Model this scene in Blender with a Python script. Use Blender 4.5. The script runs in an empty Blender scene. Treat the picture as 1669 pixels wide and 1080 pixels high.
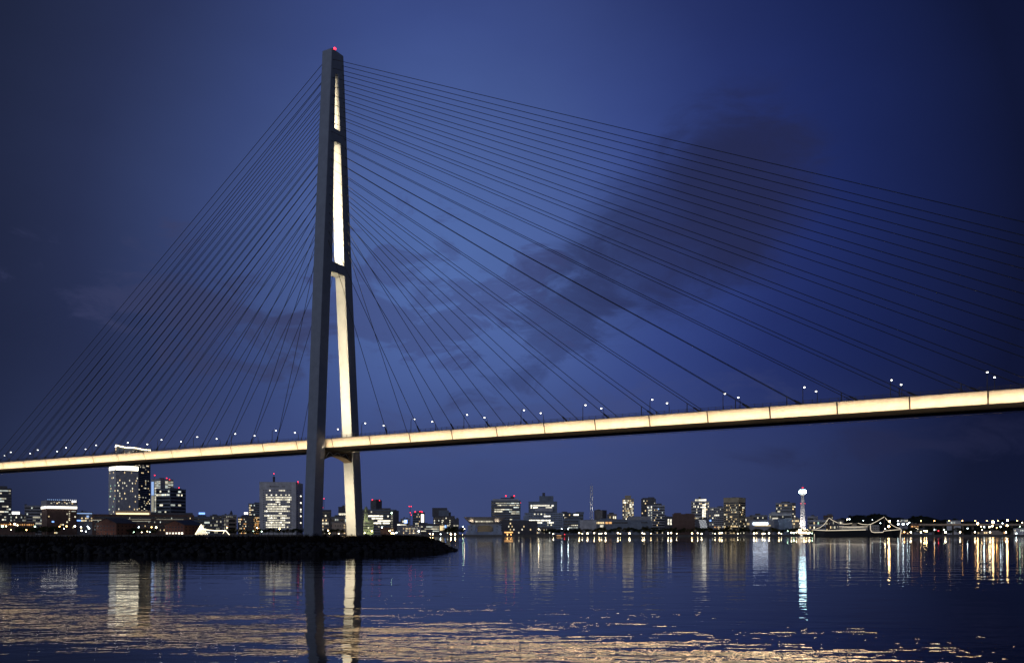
import bpy, math, random
from mathutils import Vector
random.seed(7)
R = math.radians
sc = bpy.context.scene
C = sc.collection

# ------------------------------------------------------------------ frame of reference
F, CX, HY, H = 1400.0, 834.5, 870.0, 3.5          # focal length, centre, horizon, eye height
def PX(px, Y): return (px-CX)/F*Y
def PZ(py, Y): return H+(HY-py)/F*Y
GZ = 2.6                                          # level of the far shore

# ------------------------------------------------------------------ materials
def nodes(m):
    m.use_nodes = True
    nt = m.node_tree
    return nt, nt.nodes, nt.links
def surf(name, col, rough=0.75, var=0.25, scale=0.15, col2=None, metal=0.0, bump=0.0, bscale=4.0, spec=0.4):
    m = bpy.data.materials.new(name)
    nt, N, L = nodes(m)
    b = N['Principled BSDF']
    b.inputs['Roughness'].default_value = rough
    b.inputs['Metallic'].default_value = metal
    b.inputs['Specular IOR Level'].default_value = spec
    tc = N.new('ShaderNodeTexCoord')
    nz = N.new('ShaderNodeTexNoise'); nz.inputs['Scale'].default_value = scale
    nz.inputs['Detail'].default_value = 5; nz.inputs['Roughness'].default_value = 0.65
    L.new(tc.outputs['Object'], nz.inputs['Vector'])
    rp = N.new('ShaderNodeValToRGB')
    c2 = col2 or tuple(min(1, c*(1+var)) for c in col)
    c1 = tuple(c*(1-var) for c in col)
    rp.color_ramp.elements[0].position = 0.3; rp.color_ramp.elements[0].color = (*c1, 1)
    rp.color_ramp.elements[1].position = 0.7; rp.color_ramp.elements[1].color = (*c2, 1)
    L.new(nz.outputs['Fac'], rp.inputs['Fac']); L.new(rp.outputs['Color'], b.inputs['Base Color'])
    if bump:
        n2 = N.new('ShaderNodeTexNoise'); n2.inputs['Scale'].default_value = bscale; n2.inputs['Detail'].default_value = 4
        L.new(tc.outputs['Object'], n2.inputs['Vector'])
        bp = N.new('ShaderNodeBump'); bp.inputs['Strength'].default_value = bump
        L.new(n2.outputs['Fac'], bp.inputs['Height']); L.new(bp.outputs['Normal'], b.inputs['Normal'])
    return m
def emis(name, col, st, base=(0.6, 0.6, 0.6)):
    m = bpy.data.materials.new(name)
    nt, N, L = nodes(m)
    b = N['Principled BSDF']
    b.inputs['Base Color'].default_value = (*base, 1)
    b.inputs['Roughness'].default_value = 0.5
    b.inputs['Emission Color'].default_value = (*col, 1)
    b.inputs['Emission Strength'].default_value = st
    return m
def winmat(name, col, st):
    """lit room behind glass: each pane a little different, with random uneven brightness"""
    m = bpy.data.materials.new(name)
    nt, N, L = nodes(m)
    b = N['Principled BSDF']
    b.inputs['Base Color'].default_value = (0.05, 0.05, 0.05, 1)
    b.inputs['Roughness'].default_value = 0.2
    oi = N.new('ShaderNodeObjectInfo')
    geo = N.new('ShaderNodeNewGeometry')
    nz = N.new('ShaderNodeTexNoise'); nz.inputs['Scale'].default_value = 0.45; nz.inputs['Detail'].default_value = 2
    L.new(geo.outputs['Position'], nz.inputs['Vector'])
    a = N.new('ShaderNodeMath'); a.operation = 'MULTIPLY_ADD'; a.inputs[1].default_value = 0.9; a.inputs[2].default_value = 0.35
    L.new(oi.outputs['Random'], a.inputs[0])
    c = N.new('ShaderNodeMath'); c.operation = 'MULTIPLY_ADD'; c.inputs[1].default_value = 1.6; c.inputs[2].default_value = 0.2
    L.new(nz.outputs['Fac'], c.inputs[0])
    d = N.new('ShaderNodeMath'); d.operation = 'MULTIPLY'
    L.new(a.outputs[0], d.inputs[0]); L.new(c.outputs[0], d.inputs[1])
    e = N.new('ShaderNodeMath'); e.operation = 'MULTIPLY'; e.inputs[1].default_value = st
    L.new(d.outputs[0], e.inputs[0])
    b.inputs['Emission Color'].default_value = (*col, 1)
    L.new(e.outputs[0], b.inputs['Emission Strength'])
    return m

M = {}
M['pale'] = surf('pale_facade', (0.609, 0.609, 0.638))
M['grey'] = surf('grey_facade', (0.377, 0.377, 0.406))
M['dark'] = surf('dark_facade', (0.145, 0.145, 0.167))
M['slate'] = surf('slate_facade', (0.232, 0.275, 0.348))
M['blue'] = surf('blue_grey_facade', (0.377, 0.450, 0.580))
M['tan'] = surf('tan_facade', (0.580, 0.478, 0.319))
M['stone'] = surf('stone_facade', (0.522, 0.435, 0.348))
M['brown'] = surf('brown_facade', (0.189, 0.116, 0.094))
M['white'] = surf('white_facade', (0.720, 0.720, 0.720))
M['sage'] = surf('sage_facade', (0.42, 0.46, 0.30))
M['brick'] = surf('red_brick', (0.15, 0.066, 0.05), scale=0.6)
M['slateroof'] = surf('slate_roof', (0.035, 0.04, 0.05), rough=0.6)
M['glass'] = surf('dark_window_glass', (0.03, 0.035, 0.045), rough=0.15, spec=0.5)
M['black'] = surf('black_metal', (0.02, 0.02, 0.022), rough=0.5)
M['iron'] = surf('dark_grey_metal', (0.05, 0.05, 0.055), rough=0.5)
M['plant'] = surf('rooftop_plant_grey', (0.16, 0.16, 0.17))
M['whitepaint'] = surf('white_steel_paint', (0.75, 0.75, 0.76), rough=0.45)
M['steel'] = surf('pylon_paint', (0.24, 0.275, 0.345), rough=0.6, var=0.10, scale=0.35, bump=0.05)
M['beam'] = surf('brown_grey_beam_paint', (0.085, 0.07, 0.06), rough=0.7, var=0.1, scale=0.35)
M['fascia'] = surf('cream_fascia_panel', (0.72, 0.68, 0.60), rough=0.5, var=0.12, scale=0.6)
M['under'] = surf('girder_underside', (0.045, 0.042, 0.04), rough=0.8)
M['road'] = surf('asphalt', (0.05, 0.05, 0.052), rough=0.9)
M['cable'] = surf('black_cable_sheath', (0.012, 0.013, 0.016), rough=0.45)
M['concrete'] = surf('quay_concrete', (0.16, 0.15, 0.14), scale=0.05)
M['land'] = surf('city_ground', (0.05, 0.05, 0.05), scale=0.02)
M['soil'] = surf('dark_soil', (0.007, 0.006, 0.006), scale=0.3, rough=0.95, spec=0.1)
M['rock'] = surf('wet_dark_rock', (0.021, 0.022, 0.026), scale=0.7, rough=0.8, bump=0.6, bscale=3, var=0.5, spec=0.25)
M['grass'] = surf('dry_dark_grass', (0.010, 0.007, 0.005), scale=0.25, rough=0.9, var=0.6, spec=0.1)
M['leaf'] = surf('dark_foliage', (0.028, 0.04, 0.02), scale=0.35, rough=0.8, var=0.6, spec=0.2)
M['leaf2'] = surf('olive_foliage', (0.05, 0.05, 0.022), scale=0.35, rough=0.8, var=0.6, spec=0.2)
M['bark'] = surf('bark', (0.05, 0.04, 0.03), scale=1.5)
M['hill'] = surf('wooded_hill', (0.022, 0.028, 0.02), scale=0.03, rough=0.95, var=0.5, spec=0.1)
M['hull'] = surf('black_hull_paint', (0.018, 0.019, 0.024), rough=0.4)
M['deckwhite'] = surf('ship_white', (0.45, 0.44, 0.42))
WARM, WHITE, COOL, AMB, GOLD = (1, 0.80, 0.50), (1, 0.93, 0.76), (0.86, 0.97, 1), (1, 0.52, 0.16), (1, 0.74, 0.38)
M['lw'] = winmat('lit_window_white', (1, 0.92, 0.68), 1.15)
M['lc'] = winmat('lit_window_cool', (0.90, 0.98, 0.88), 0.9)
M['la'] = winmat('lit_window_warm', (1, 0.74, 0.38), 1.15)
M['lo'] = winmat('lit_window_orange', (1, 0.50, 0.16), 1.3)
M['ldim'] = winmat('lit_window_dim', (0.95, 0.90, 0.68), 0.42)
M['lg'] = winmat('lit_window_green', (0.62, 1, 0.72), 0.7)
M['lgl'] = winmat('lit_window_glare', (1, 0.93, 0.74), 2.1)
M['bandw'] = emis('white_light_band', (1, 0.95, 0.80), 2.6)
M['bandg'] = emis('gold_light_band', (1, 0.72, 0.36), 2.0)
M['bandc'] = emis('crown_light_tube', (1, 0.82, 0.46), 9.0)
M['bandhot'] = emis('hot_light_band', (1, 0.90, 0.66), 5.0)
M['signb'] = emis('blue_sign_light', (0.18, 0.38, 1), 2.2)
M['signw'] = emis('blue_white_sign_light', (0.72, 0.82, 1), 6.0)
M['sign'] = emis('white_sign_light', (1, 0.96, 0.88), 3.0)
M['stripb'] = emis('blue_strip_light', (0.34, 0.55, 1), 0.8)
M['red'] = emis('red_warning_light', (1, 0.012, 0.03), 4.0)
M['redbig'] = emis('red_beacon_light', (1, 0.012, 0.03), 6.0)
M['lampw'] = emis('warm_white_lamp', (1, 0.82, 0.50), 15.0)
M['lampy'] = emis('yellow_lamp', (1, 0.74, 0.36), 15.0)
M['lampo'] = emis('orange_sodium_lamp', (1, 0.50, 0.14), 18.0)
M['lampO'] = emis('bright_sodium_lamp', (1, 0.62, 0.24), 60.0)
M['lampc'] = emis('cool_white_lamp', (0.80, 0.97, 1), 14.0)
M['lampg'] = emis('greenish_lamp', (0.62, 1, 0.66), 14.0)
M['lampB'] = emis('bridge_lamp_lens', (1, 0.96, 0.88), 6.5)
M['string'] = emis('string_light', (1, 0.84, 0.60), 1.25)
M['stringb'] = emis('warm_string_light', (1, 0.83, 0.55), 4.5)
M['podlight'] = emis('observation_deck_light', (0.60, 0.92, 1), 20.0)
M['dotw'] = emis('white_facade_dot', (0.93, 0.97, 1), 1.3)

# ------------------------------------------------------------------ object helpers
def tag(o, label=None, cat=None, group=None, kind=None):
    if label: o['label'] = label
    if cat: o['category'] = cat
    if group: o['group'] = group
    if kind: o['kind'] = kind
    return o
def empty(name, loc=(0, 0, 0), rz=0.0, label=None, cat=None, group=None):
    o = bpy.data.objects.new(name, None); C.objects.link(o)
    o.location = loc; o.rotation_euler = (0, 0, rz); o.empty_display_size = 1
    return tag(o, label, cat, group)
class MB:
    def __init__(s): s.v = []; s.f = []
    def quad(s, *p):
        n = len(s.v); s.v += [tuple(q) for q in p]; s.f.append(tuple(range(n, n+len(p)))); return s
    def box(s, x0, x1, y0, y1, z0, z1):
        n = len(s.v)
        s.v += [(x0, y0, z0), (x1, y0, z0), (x1, y1, z0), (x0, y1, z0), (x0, y0, z1), (x1, y0, z1), (x1, y1, z1), (x0, y1, z1)]
        s.f += [tuple(n+i for i in q) for q in ((0, 3, 2, 1), (4, 5, 6, 7), (0, 1, 5, 4), (1, 2, 6, 5), (2, 3, 7, 6), (3, 0, 4, 7))]
        return s
    def tube(s, pts, r, k=6, cap=True, r2=None):
        pts = [Vector(p) for p in pts]; n0 = len(s.v); m = len(pts)
        for i, p in enumerate(pts):
            d = (pts[min(i+1, m-1)]-pts[max(i-1, 0)]).normalized()
            a = Vector((0, 0, 1)) if abs(d.z) < 0.95 else Vector((1, 0, 0))
            e1 = d.cross(a).normalized(); e2 = d.cross(e1)
            rr = r if r2 is None else r+(r2-r)*i/(m-1)
            for j in range(k):
                t = 2*math.pi*j/k
                s.v.append(tuple(p+e1*(rr*math.cos(t))+e2*(rr*math.sin(t))))
        for i in range(m-1):
            for j in range(k):
                a = n0+i*k+j; b = n0+i*k+(j+1) % k
                s.f.append((a, b, b+k, a+k))
        if cap:
            s.f.append(tuple(n0+j for j in range(k))[::-1]); s.f.append(tuple(n0+(m-1)*k+j for j in range(k)))
        return s
    def lathe(s, prof, cx=0, cy=0, k=16):
        n0 = len(s.v); m = len(prof)
        for r, z in prof:
            for j in range(k):
                t = 2*math.pi*(j+0.5)/k; s.v.append((cx+r*math.cos(t), cy+r*math.sin(t), z))
        for i in range(m-1):
            for j in range(k):
                a = n0+i*k+j; b = n0+i*k+(j+1) % k
                s.f.append((a, b, b+k, a+k))
        s.f.append(tuple(n0+j for j in range(k))[::-1]); s.f.append(tuple(n0+(m-1)*k+j for j in range(k)))
        return s
    def prism(s, poly, y0, y1):
        """poly in (x,z), extruded along y"""
        n = len(s.v); k = len(poly)
        s.v += [(x, y0, z) for x, z in poly]+[(x, y1, z) for x, z in poly]
        s.f.append(tuple(range(n, n+k))); s.f.append(tuple(range(n+2*k-1, n+k-1, -1)))
        for i in range(k):
            j = (i+1) % k
            s.f.append((n+j, n+i, n+k+i, n+k+j))
        return s
    def build(s, name, mat, parent=None, smooth=False):
        me = bpy.data.meshes.new(name); me.from_pydata(s.v, [], s.f); me.update()
        import bmesh
        bm = bmesh.new(); bm.from_mesh(me); bmesh.ops.recalc_face_normals(bm, faces=bm.faces); bm.to_mesh(me); bm.free()
        me.materials.append(M[mat] if isinstance(mat, str) else mat)
        if smooth:
            me.polygons.foreach_set('use_smooth', [True]*len(me.polygons))
        o = bpy.data.objects.new(name, me); C.objects.link(o)
        if parent: o.parent = parent
        return o
_unit = {}
def lbox(name, mat, parent, x0, x1, y0, y1, z0, z1):
    """a box part that shares one unit mesh per material"""
    if mat not in _unit:
        b = MB().box(-.5, .5, -.5, .5, -.5, .5)
        me = bpy.data.meshes.new('unit_'+mat); me.from_pydata(b.v, [], b.f); me.materials.append(M[mat]); _unit[mat] = me
    o = bpy.data.objects.new(name, _unit[mat]); C.objects.link(o)
    o.parent = parent
    o.location = ((x0+x1)/2, (y0+y1)/2, (z0+z1)/2); o.scale = (x1-x0, y1-y0, z1-z0)
    return o
_ball = {}
def ball(name, mat, parent, x, y, z, r):
    if mat not in _ball:
        b = MB().lathe([(0.02, -1), (0.5, -.866), (.866, -.5), (1, 0), (.866, .5), (.5, .866), (0.02, 1)], k=10)
        me = bpy.data.meshes.new('ball_'+mat); me.from_pydata(b.v, [], b.f); me.materials.append(M[mat])
        me.polygons.foreach_set('use_smooth', [True]*len(me.polygons)); _ball[mat] = me
    o = bpy.data.objects.new(name, _ball[mat]); C.objects.link(o); o.parent = parent
    o.location = (x, y, z); o.scale = (r, r, r)
    return o
ORD = ['first', 'second', 'third', 'fourth', 'fifth', 'sixth', 'seventh', 'eighth', 'ninth', 'tenth', 'eleventh', 'twelfth',
       'thirteenth', 'fourteenth', 'fifteenth', 'sixteenth', 'seventeenth', 'eighteenth', 'nineteenth', 'twentieth']
def nth(i):
    if i < 20: return ORD[i]
    t = ['twenty', 'thirty', 'forty', 'fifty', 'sixty', 'seventy', 'eighty'][(i+1)//10-2]
    u = (i+1) % 10
    return (t[:-1]+'ieth') if u == 0 else t+'-'+ORD[u-1]

# ------------------------------------------------------------------ camera
cam = bpy.data.cameras.new('camera'); co = bpy.data.objects.new('camera', cam); C.objects.link(co)
co.location = (0, 0, H); co.rotation_euler = (R(90), 0, 0)
cam.sensor_fit = 'HORIZONTAL'; cam.sensor_width = 36; cam.lens = 36*F/1669
cam.shift_y = (HY-540)/1669
cam.clip_start = 0.5; cam.clip_end = 30000
sc.camera = co

# ------------------------------------------------------------------ world: dusk sky with a clearer patch, a vignette painted into its colour, and cloud banks
w = bpy.data.worlds.new('World'); sc.world = w; w.use_nodes = True
nt = w.node_tree; N = nt.nodes; L = nt.links
bg = N['Background']
def vnode(v):
    n = N.new('ShaderNodeValue'); n.outputs[0].default_value = v; return n.outputs[0]
def mth(op, a, b=None, c=None, clamp=False):
    n = N.new('ShaderNodeMath'); n.operation = op; n.use_clamp = clamp
    for i, q in enumerate((a, b, c)):
        if q is None: continue
        if isinstance(q, (int, float)): n.inputs[i].default_value = q
        else: L.new(q, n.inputs[i])
    return n.outputs[0]
def sstep(v, lo, hi):
    n = N.new('ShaderNodeMapRange'); n.interpolation_type = 'SMOOTHSTEP'
    n.inputs['From Min'].default_value = lo; n.inputs['From Max'].default_value = hi
    L.new(v, n.inputs['Value']); return n.outputs['Result']
def mixc(fac, a, b, mode='MIX'):
    n = N.new('ShaderNodeMix'); n.data_type = 'RGBA'; n.blend_type = mode
    for s_, q in ((0, fac), (6, a), (7, b)):
        if isinstance(q, (int, float)): n.inputs[s_].default_value = q
        elif isinstance(q, tuple): n.inputs[s_].default_value = (*q, 1)
        else: L.new(q, n.inputs[s_])
    return n.outputs[2]
def lin(r, g, b):
    return tuple(((c/255+0.055)/1.055)**2.4 if c > 10 else c/255/12.92 for c in (r, g, b))
tc = N.new('ShaderNodeTexCoord')
sep = N.new('ShaderNodeSeparateXYZ'); L.new(tc.outputs['Generated'], sep.inputs[0])
az = mth('ARCTAN2', sep.outputs[0], sep.outputs[1])
el = mth('ARCSINE', sep.outputs[2])
d1 = mth('DIVIDE', mth('ADD', az, 0.085), 0.50)
d2 = mth('DIVIDE', mth('SUBTRACT', el, 0.30), 0.46)
dd = mth('SQRT', mth('ADD', mth('MULTIPLY', d1, d1), mth('MULTIPLY', d2, d2)))
rp = N.new('ShaderNodeValToRGB'); cr = rp.color_ramp
stops = [(0.0, (82, 109, 170)), (0.22, (74, 96, 155)), (0.42, (58, 75, 133)), (0.62, (43, 55, 104)), (0.80, (32, 42, 82)), (1.0, (18, 24, 50))]
cr.elements[0].position = 0; cr.elements[0].color = (*lin(*stops[0][1]), 1)
cr.elements[1].position = 1; cr.elements[1].color = (*lin(*stops[-1][1]), 1)
for p, c in stops[1:-1]:
    e_ = cr.elements.new(p); e_.color = (*lin(*c), 1)
L.new(mth('DIVIDE', dd, 1.25), rp.inputs['Fac'])
sky = rp.outputs['Color']
# greyer to the left, deeper blue to the right
sky = mixc(sstep(mth('MULTIPLY', az, -1), 0.08, 0.55), sky, mixc(1.0, sky, (0.78, 0.72, 0.55), 'MULTIPLY'))
sky = mixc(mth('MULTIPLY', sstep(az, 0.02, 0.40), sstep(el, 0.04, 0.2)), sky, mixc(1.0, sky, (0.62, 0.74, 1.04), 'MULTIPLY'))
# dull purple air near the horizon
hz = mth('MULTIPLY', mth('SUBTRACT', 1.0, sstep(el, 0.0, 0.22)), mth('SUBTRACT', 1.0, sstep(dd, 0.55, 1.35)))
sky = mixc(mth('MULTIPLY', hz, 0.75), sky, lin(64, 75, 116))
# cloud noise
vm = N.new('ShaderNodeCombineXYZ'); L.new(az, vm.inputs[0]); L.new(mth('MULTIPLY', el, 2.2), vm.inputs[1])
nz1 = N.new('ShaderNodeTexNoise'); nz1.inputs['Scale'].default_value = 12; nz1.inputs['Detail'].default_value = 7; nz1.inputs['Roughness'].default_value = 0.62
nz1.inputs['Distortion'].default_value = 0.6
L.new(vm.outputs[0], nz1.inputs['Vector'])
nz2 = N.new('ShaderNodeTexNoise'); nz2.inputs['Scale'].default_value = 3.2; nz2.inputs['Detail'].default_value = 4
L.new(vm.outputs[0], nz2.inputs['Vector'])
def ell(a0, e0, ra, re, rot):
    ca, sa = math.cos(rot), math.sin(rot)
    x = mth('SUBTRACT', az, a0); y = mth('SUBTRACT', el, e0)
    u = mth('DIVIDE', mth('ADD', mth('MULTIPLY', x, ca), mth('MULTIPLY', y, sa)), ra)
    v = mth('DIVIDE', mth('SUBTRACT', mth('MULTIPLY', y, ca), mth('MULTIPLY', x, sa)), re)
    return mth('SUBTRACT', 1.0, mth('SQRT', mth('ADD', mth('MULTIPLY', u, u), mth('MULTIPLY', v, v))))
def dirof(px, py):
    a = (px-CX)/F; e = (HY-py)/F
    return math.atan(a), math.atan(e/math.sqrt(1+a*a))
n1c = mth('SUBTRACT', nz1.outputs['Fac'], 0.5)
def cloud(px, py, rx, ry, rot, lo, hi, k=1.5):
    a0, e0 = dirof(px, py)
    return sstep(mth('ADD', ell(a0, e0, rx/F, ry/F, R(rot)), mth('MULTIPLY', n1c, k)), lo, hi)
main = cloud(1110, 365, 290, 150, 30, 0.02, 0.55, 0.9)
bulge = cloud(1200, 320, 150, 150, 0, -0.05, 0.6, 0.9)
tail = cloud(950, 495, 260, 100, 36, 0.10, 0.62, 2.8)
wisp = cloud(680, 500, 300, 130, 8, 0.25, 0.75, 4.2)
leftc = cloud(350, 530, 240, 130, -12, 0.2, 0.85, 3.4)
low = cloud(900, 690, 500, 90, 5, 0.25, 0.9, 2.4)
lowr = cloud(1450, 725, 280, 45, 3, 0.2, 0.9, 2.2)
sky = mixc(mth('MULTIPLY', main, 0.56), sky, lin(35, 39, 72))
sky = mixc(mth('MULTIPLY', bulge, 0.55), sky, lin(35, 39, 72))
sky = mixc(mth('MULTIPLY', tail, 0.46), sky, lin(42, 49, 90))
sky = mixc(mth('MULTIPLY', wisp, 0.50), sky, lin(62, 70, 118))
sky = mixc(mth('MULTIPLY', leftc, 0.68), sky, lin(56, 62, 98))
sky = mixc(mth('MULTIPLY', low, 0.35), sky, lin(66, 74, 116))
sky = mixc(mth('MULTIPLY', lowr, 0.50), sky, lin(38, 42, 74))
soft = mth('MULTIPLY_ADD', nz2.outputs['Fac'], 0.36, 0.82)
sky = mixc(1.0, sky, soft, 'MULTIPLY')
# bright lobe added to the unseen sky behind the viewer to light the facades
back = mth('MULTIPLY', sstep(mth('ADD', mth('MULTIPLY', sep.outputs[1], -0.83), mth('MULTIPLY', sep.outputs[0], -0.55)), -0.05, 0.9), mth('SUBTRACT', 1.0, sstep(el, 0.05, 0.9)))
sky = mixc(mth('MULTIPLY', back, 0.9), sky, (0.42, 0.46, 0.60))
nish = N.new('ShaderNodeTexSky'); nish.sky_type = 'NISHITA'; nish.sun_disc = False
SUN_EL, SUN_ROT = R(-4), R(160)
nish.sun_elevation = SUN_EL; nish.sun_rotation = SUN_ROT
skyn = mixc(1.0, nish.outputs['Color'], (0.10, 0.10, 0.10), 'MULTIPLY')
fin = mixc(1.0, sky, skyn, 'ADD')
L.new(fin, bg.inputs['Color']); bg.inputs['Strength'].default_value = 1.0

# weak added fill for facades, soft, from behind and left of the viewer
sd = bpy.data.lights.new('sun_fill', 'SUN'); so = bpy.data.objects.new('sun_fill', sd); C.objects.link(so)
sd.energy = 0.05; sd.angle = R(25); sd.color = (0.80, 0.86, 1.0)
so.rotation_euler = (R(80), 0, R(-40))

# ------------------------------------------------------------------ water, land
def structure(name, mb, mat):
    o = mb.build(name, mat); o['kind'] = 'structure'; return o
wm = bpy.data.materials.new('harbour_water'); nt2, N2, L2 = nodes(wm)
b = N2['Principled BSDF']
b.inputs['Base Color'].default_value = (0.0015, 0.003, 0.008, 1); b.inputs['Roughness'].default_value = 0.02
b.inputs['IOR'].default_value = 1.333; b.inputs['Specular IOR Level'].default_value = 0.42
tc2 = N2.new('ShaderNodeTexCoord')
hsum = None
for scl, amp, sx in ((0.24, 0.052, 0.50), (0.72, 0.020, 0.5), (2.3, 0.0078, 0.5), (5.5, 0.0009, 0.6)):
    mp = N2.new('ShaderNodeMapping'); mp.inputs['Scale'].default_value = (sx, 1, 1); mp.inputs['Rotation'].default_value = (0, 0, R(8))
    L2.new(tc2.outputs['Object'], mp.inputs['Vector'])
    n_ = N2.new('ShaderNodeTexNoise'); n_.inputs['Scale'].default_value = scl; n_.inputs['Detail'].default_value = 2.0
    n_.inputs['Roughness'].default_value = 0.45
    L2.new(mp.outputs[0], n_.inputs['Vector'])
    a_ = N2.new('ShaderNodeMath'); a_.operation = 'MULTIPLY'; a_.inputs[1].default_value = amp
    L2.new(n_.outputs['Fac'], a_.inputs[0])
    if hsum is None: hsum = a_.outputs[0]
    else:
        s_ = N2.new('ShaderNodeMath'); s_.operation = 'ADD'; L2.new(hsum, s_.inputs[0]); L2.new(a_.outputs[0], s_.inputs[1]); hsum = s_.outputs[0]
wp = N2.new('ShaderNodeTexNoise'); wp.inputs['Scale'].default_value = 0.035; wp.inputs['Detail'].default_value = 2
L2.new(tc2.outputs['Object'], wp.inputs['Vector'])
wr = N2.new('ShaderNodeMapRange'); wr.inputs['From Min'].default_value = 0.35; wr.inputs['From Max'].default_value = 0.65
wr.inputs['To Min'].default_value = 0.65; wr.inputs['To Max'].default_value = 1.2
L2.new(wp.outputs['Fac'], wr.inputs['Value'])
bp = N2.new('ShaderNodeBump'); bp.inputs['Distance'].default_value = 1.0
L2.new(wr.outputs['Result'], bp.inputs['Distance'])
L2.new(hsum, bp.inputs['Height']); L2.new(bp.outputs['Normal'], b.inputs['Normal'])
M['water'] = wm
structure('water', MB().quad((-3000, -300, 0), (3000, -300, 0), (3000, 1240, 0), (-3000, 1240, 0)), 'water')
SH = 1226.0
structure('ground', MB().box(-6000, 6000, SH+6, 14000, -2, GZ), 'land')
structure('quay', MB().box(-3000, 3000, SH, SH+5.9, -2, GZ-0.25).box(-3000, 3000, SH-0.3, SH+1.2, GZ-0.55, GZ+0.05), 'concrete')

# peninsula
outl = [(-620, 132), (-300, 138), (-130, 142), (-60, 144), (-30, 152), (-18, 165), (-12.4, 178), (-13.4, 195), (-20, 230), (-30, 290), (-36, 350), (-70, 410), (-200, 430), (-620, 440)]
def ring(d, z):
    cx, cy = -330, 285
    out = []
    n = len(outl)
    for i, (x, y) in enumerate(outl):
        x0, y0 = outl[i-1]; x1, y1 = outl[(i+1) % n]
        tx, ty = x1-x0, y1-y0; l = math.hypot(tx, ty)
        nx, ny = -ty/l, tx/l
        if i in (0, n-1): nx, ny = 0, (1 if i == 0 else -1)
        out.append((x+nx*d, y+ny*d, z))
    return out
pm = MB()
rings = [ring(-1.5, -1.5), ring(0, 0), ring(3.6, 1.75), ring(6.5, 2.25), ring(20, 2.45)]
n = len(outl)
for r_ in rings: pm.v += r_
for i in range(len(rings)-1):
    for j in range(n):
        k = (j+1) % n
        pm.f.append((i*n+j, i*n+k, (i+1)*n+k, (i+1)*n+j))
pm.f.append(tuple((len(rings)-1)*n+j for j in range(n)))
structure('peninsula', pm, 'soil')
# riprap
def subdiv_ico():
    import bmesh
    bm = bmesh.new(); bmesh.ops.create_icosphere(bm, subdivisions=1, radius=1)
    v = [tuple(q.co) for q in bm.verts]; f = [tuple(q.index for q in g.verts) for g in bm.faces]; bm.free()
    return v, f
iv, iface = subdiv_ico()
rr = random.Random(3)
rk = MB()
def along(k0, k1, step):
    for i in range(k0, k1):
        (x0, y0), (x1, y1) = outl[i], outl[i+1]
        l = math.hypot(x1-x0, y1-y0); m = max(1, int(l/step))
        for j in range(m):
            t = (j+rr.random())/m
            yield x0+(x1-x0)*t, y0+(y1-y0)*t, -(y1-y0)/l, (x1-x0)/l
for row, (d, z) in enumerate(((-0.2, 0.0), (0.8, 0.42), (1.8, 0.85), (2.8, 1.3), (3.7, 1.7))):
    for x, y, nx, ny in along(1, 9, 1.05):
        s_ = rr.uniform(0.32, 0.72); dd_ = d+rr.uniform(-.4, .4)
        n0 = len(rk.v); sx, sy, sz = s_*rr.uniform(.8, 1.3), s_*rr.uniform(.8, 1.2), s_*rr.uniform(.6, .95)
        a = rr.random()*6.28
        for vx, vy, vz in iv:
            q = 1+rr.uniform(-.22, .22)
            X_, Y_ = vx*sx*q, vy*sy*q
            rk.v.append((x+nx*dd_+X_*math.cos(a)-Y_*math.sin(a), y+ny*dd_+X_*math.sin(a)+Y_*math.cos(a), z+rr.uniform(-.1, .2)*0+vz*sz*q))
        rk.f += [tuple(n0+i for i in g) for g in iface]
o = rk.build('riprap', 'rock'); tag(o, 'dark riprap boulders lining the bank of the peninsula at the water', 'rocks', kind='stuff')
# grass
gm = MB()
def blade(x, y, z, h):
    a = rr.random()*3.14; wd = rr.uniform(.05, .13); lx, ly = rr.gauss(0, .28)*h, rr.gauss(0, .2)*h
    dx, dy = math.cos(a)*wd, math.sin(a)*wd
    gm.quad((x-dx, y-dy, z), (x+dx, y+dy, z), (x+lx*.5+dx*.5, y+ly*.5, z+h*.62), (x+lx, y+ly, z+h))
for k in range(5):
    for x, y, nx, ny in along(1, 9, 0.16 if k < 2 else 0.22):
        clump = 0.62+0.38*math.sin(x*0.35+math.sin(x*.11)*3)
        d = (3.6, 4.6, 6.0, 8.5, 13)[k]+rr.uniform(-.6, .9)
        z = 1.7 if k == 0 else 2.0 if k == 1 else 2.2
        hh = (0.7, 1.0, 1.15, 1.2, 1.25)[k]
        blade(x+nx*d, y+ny*d, z, hh*rr.uniform(.55, 1.0)*(0.85+.3*clump))
for k in range(2600):
    x = rr.uniform(-260, -28); y = rr.uniform(165, 335)
    if x > -40 and y > 240: continue
    blade(x, y, 2.35, rr.uniform(.6, 1.3))
o = gm.build('grass', 'grass'); tag(o, 'dark dry grass covering the low peninsula under the pylon', 'grass', kind='stuff')
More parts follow.
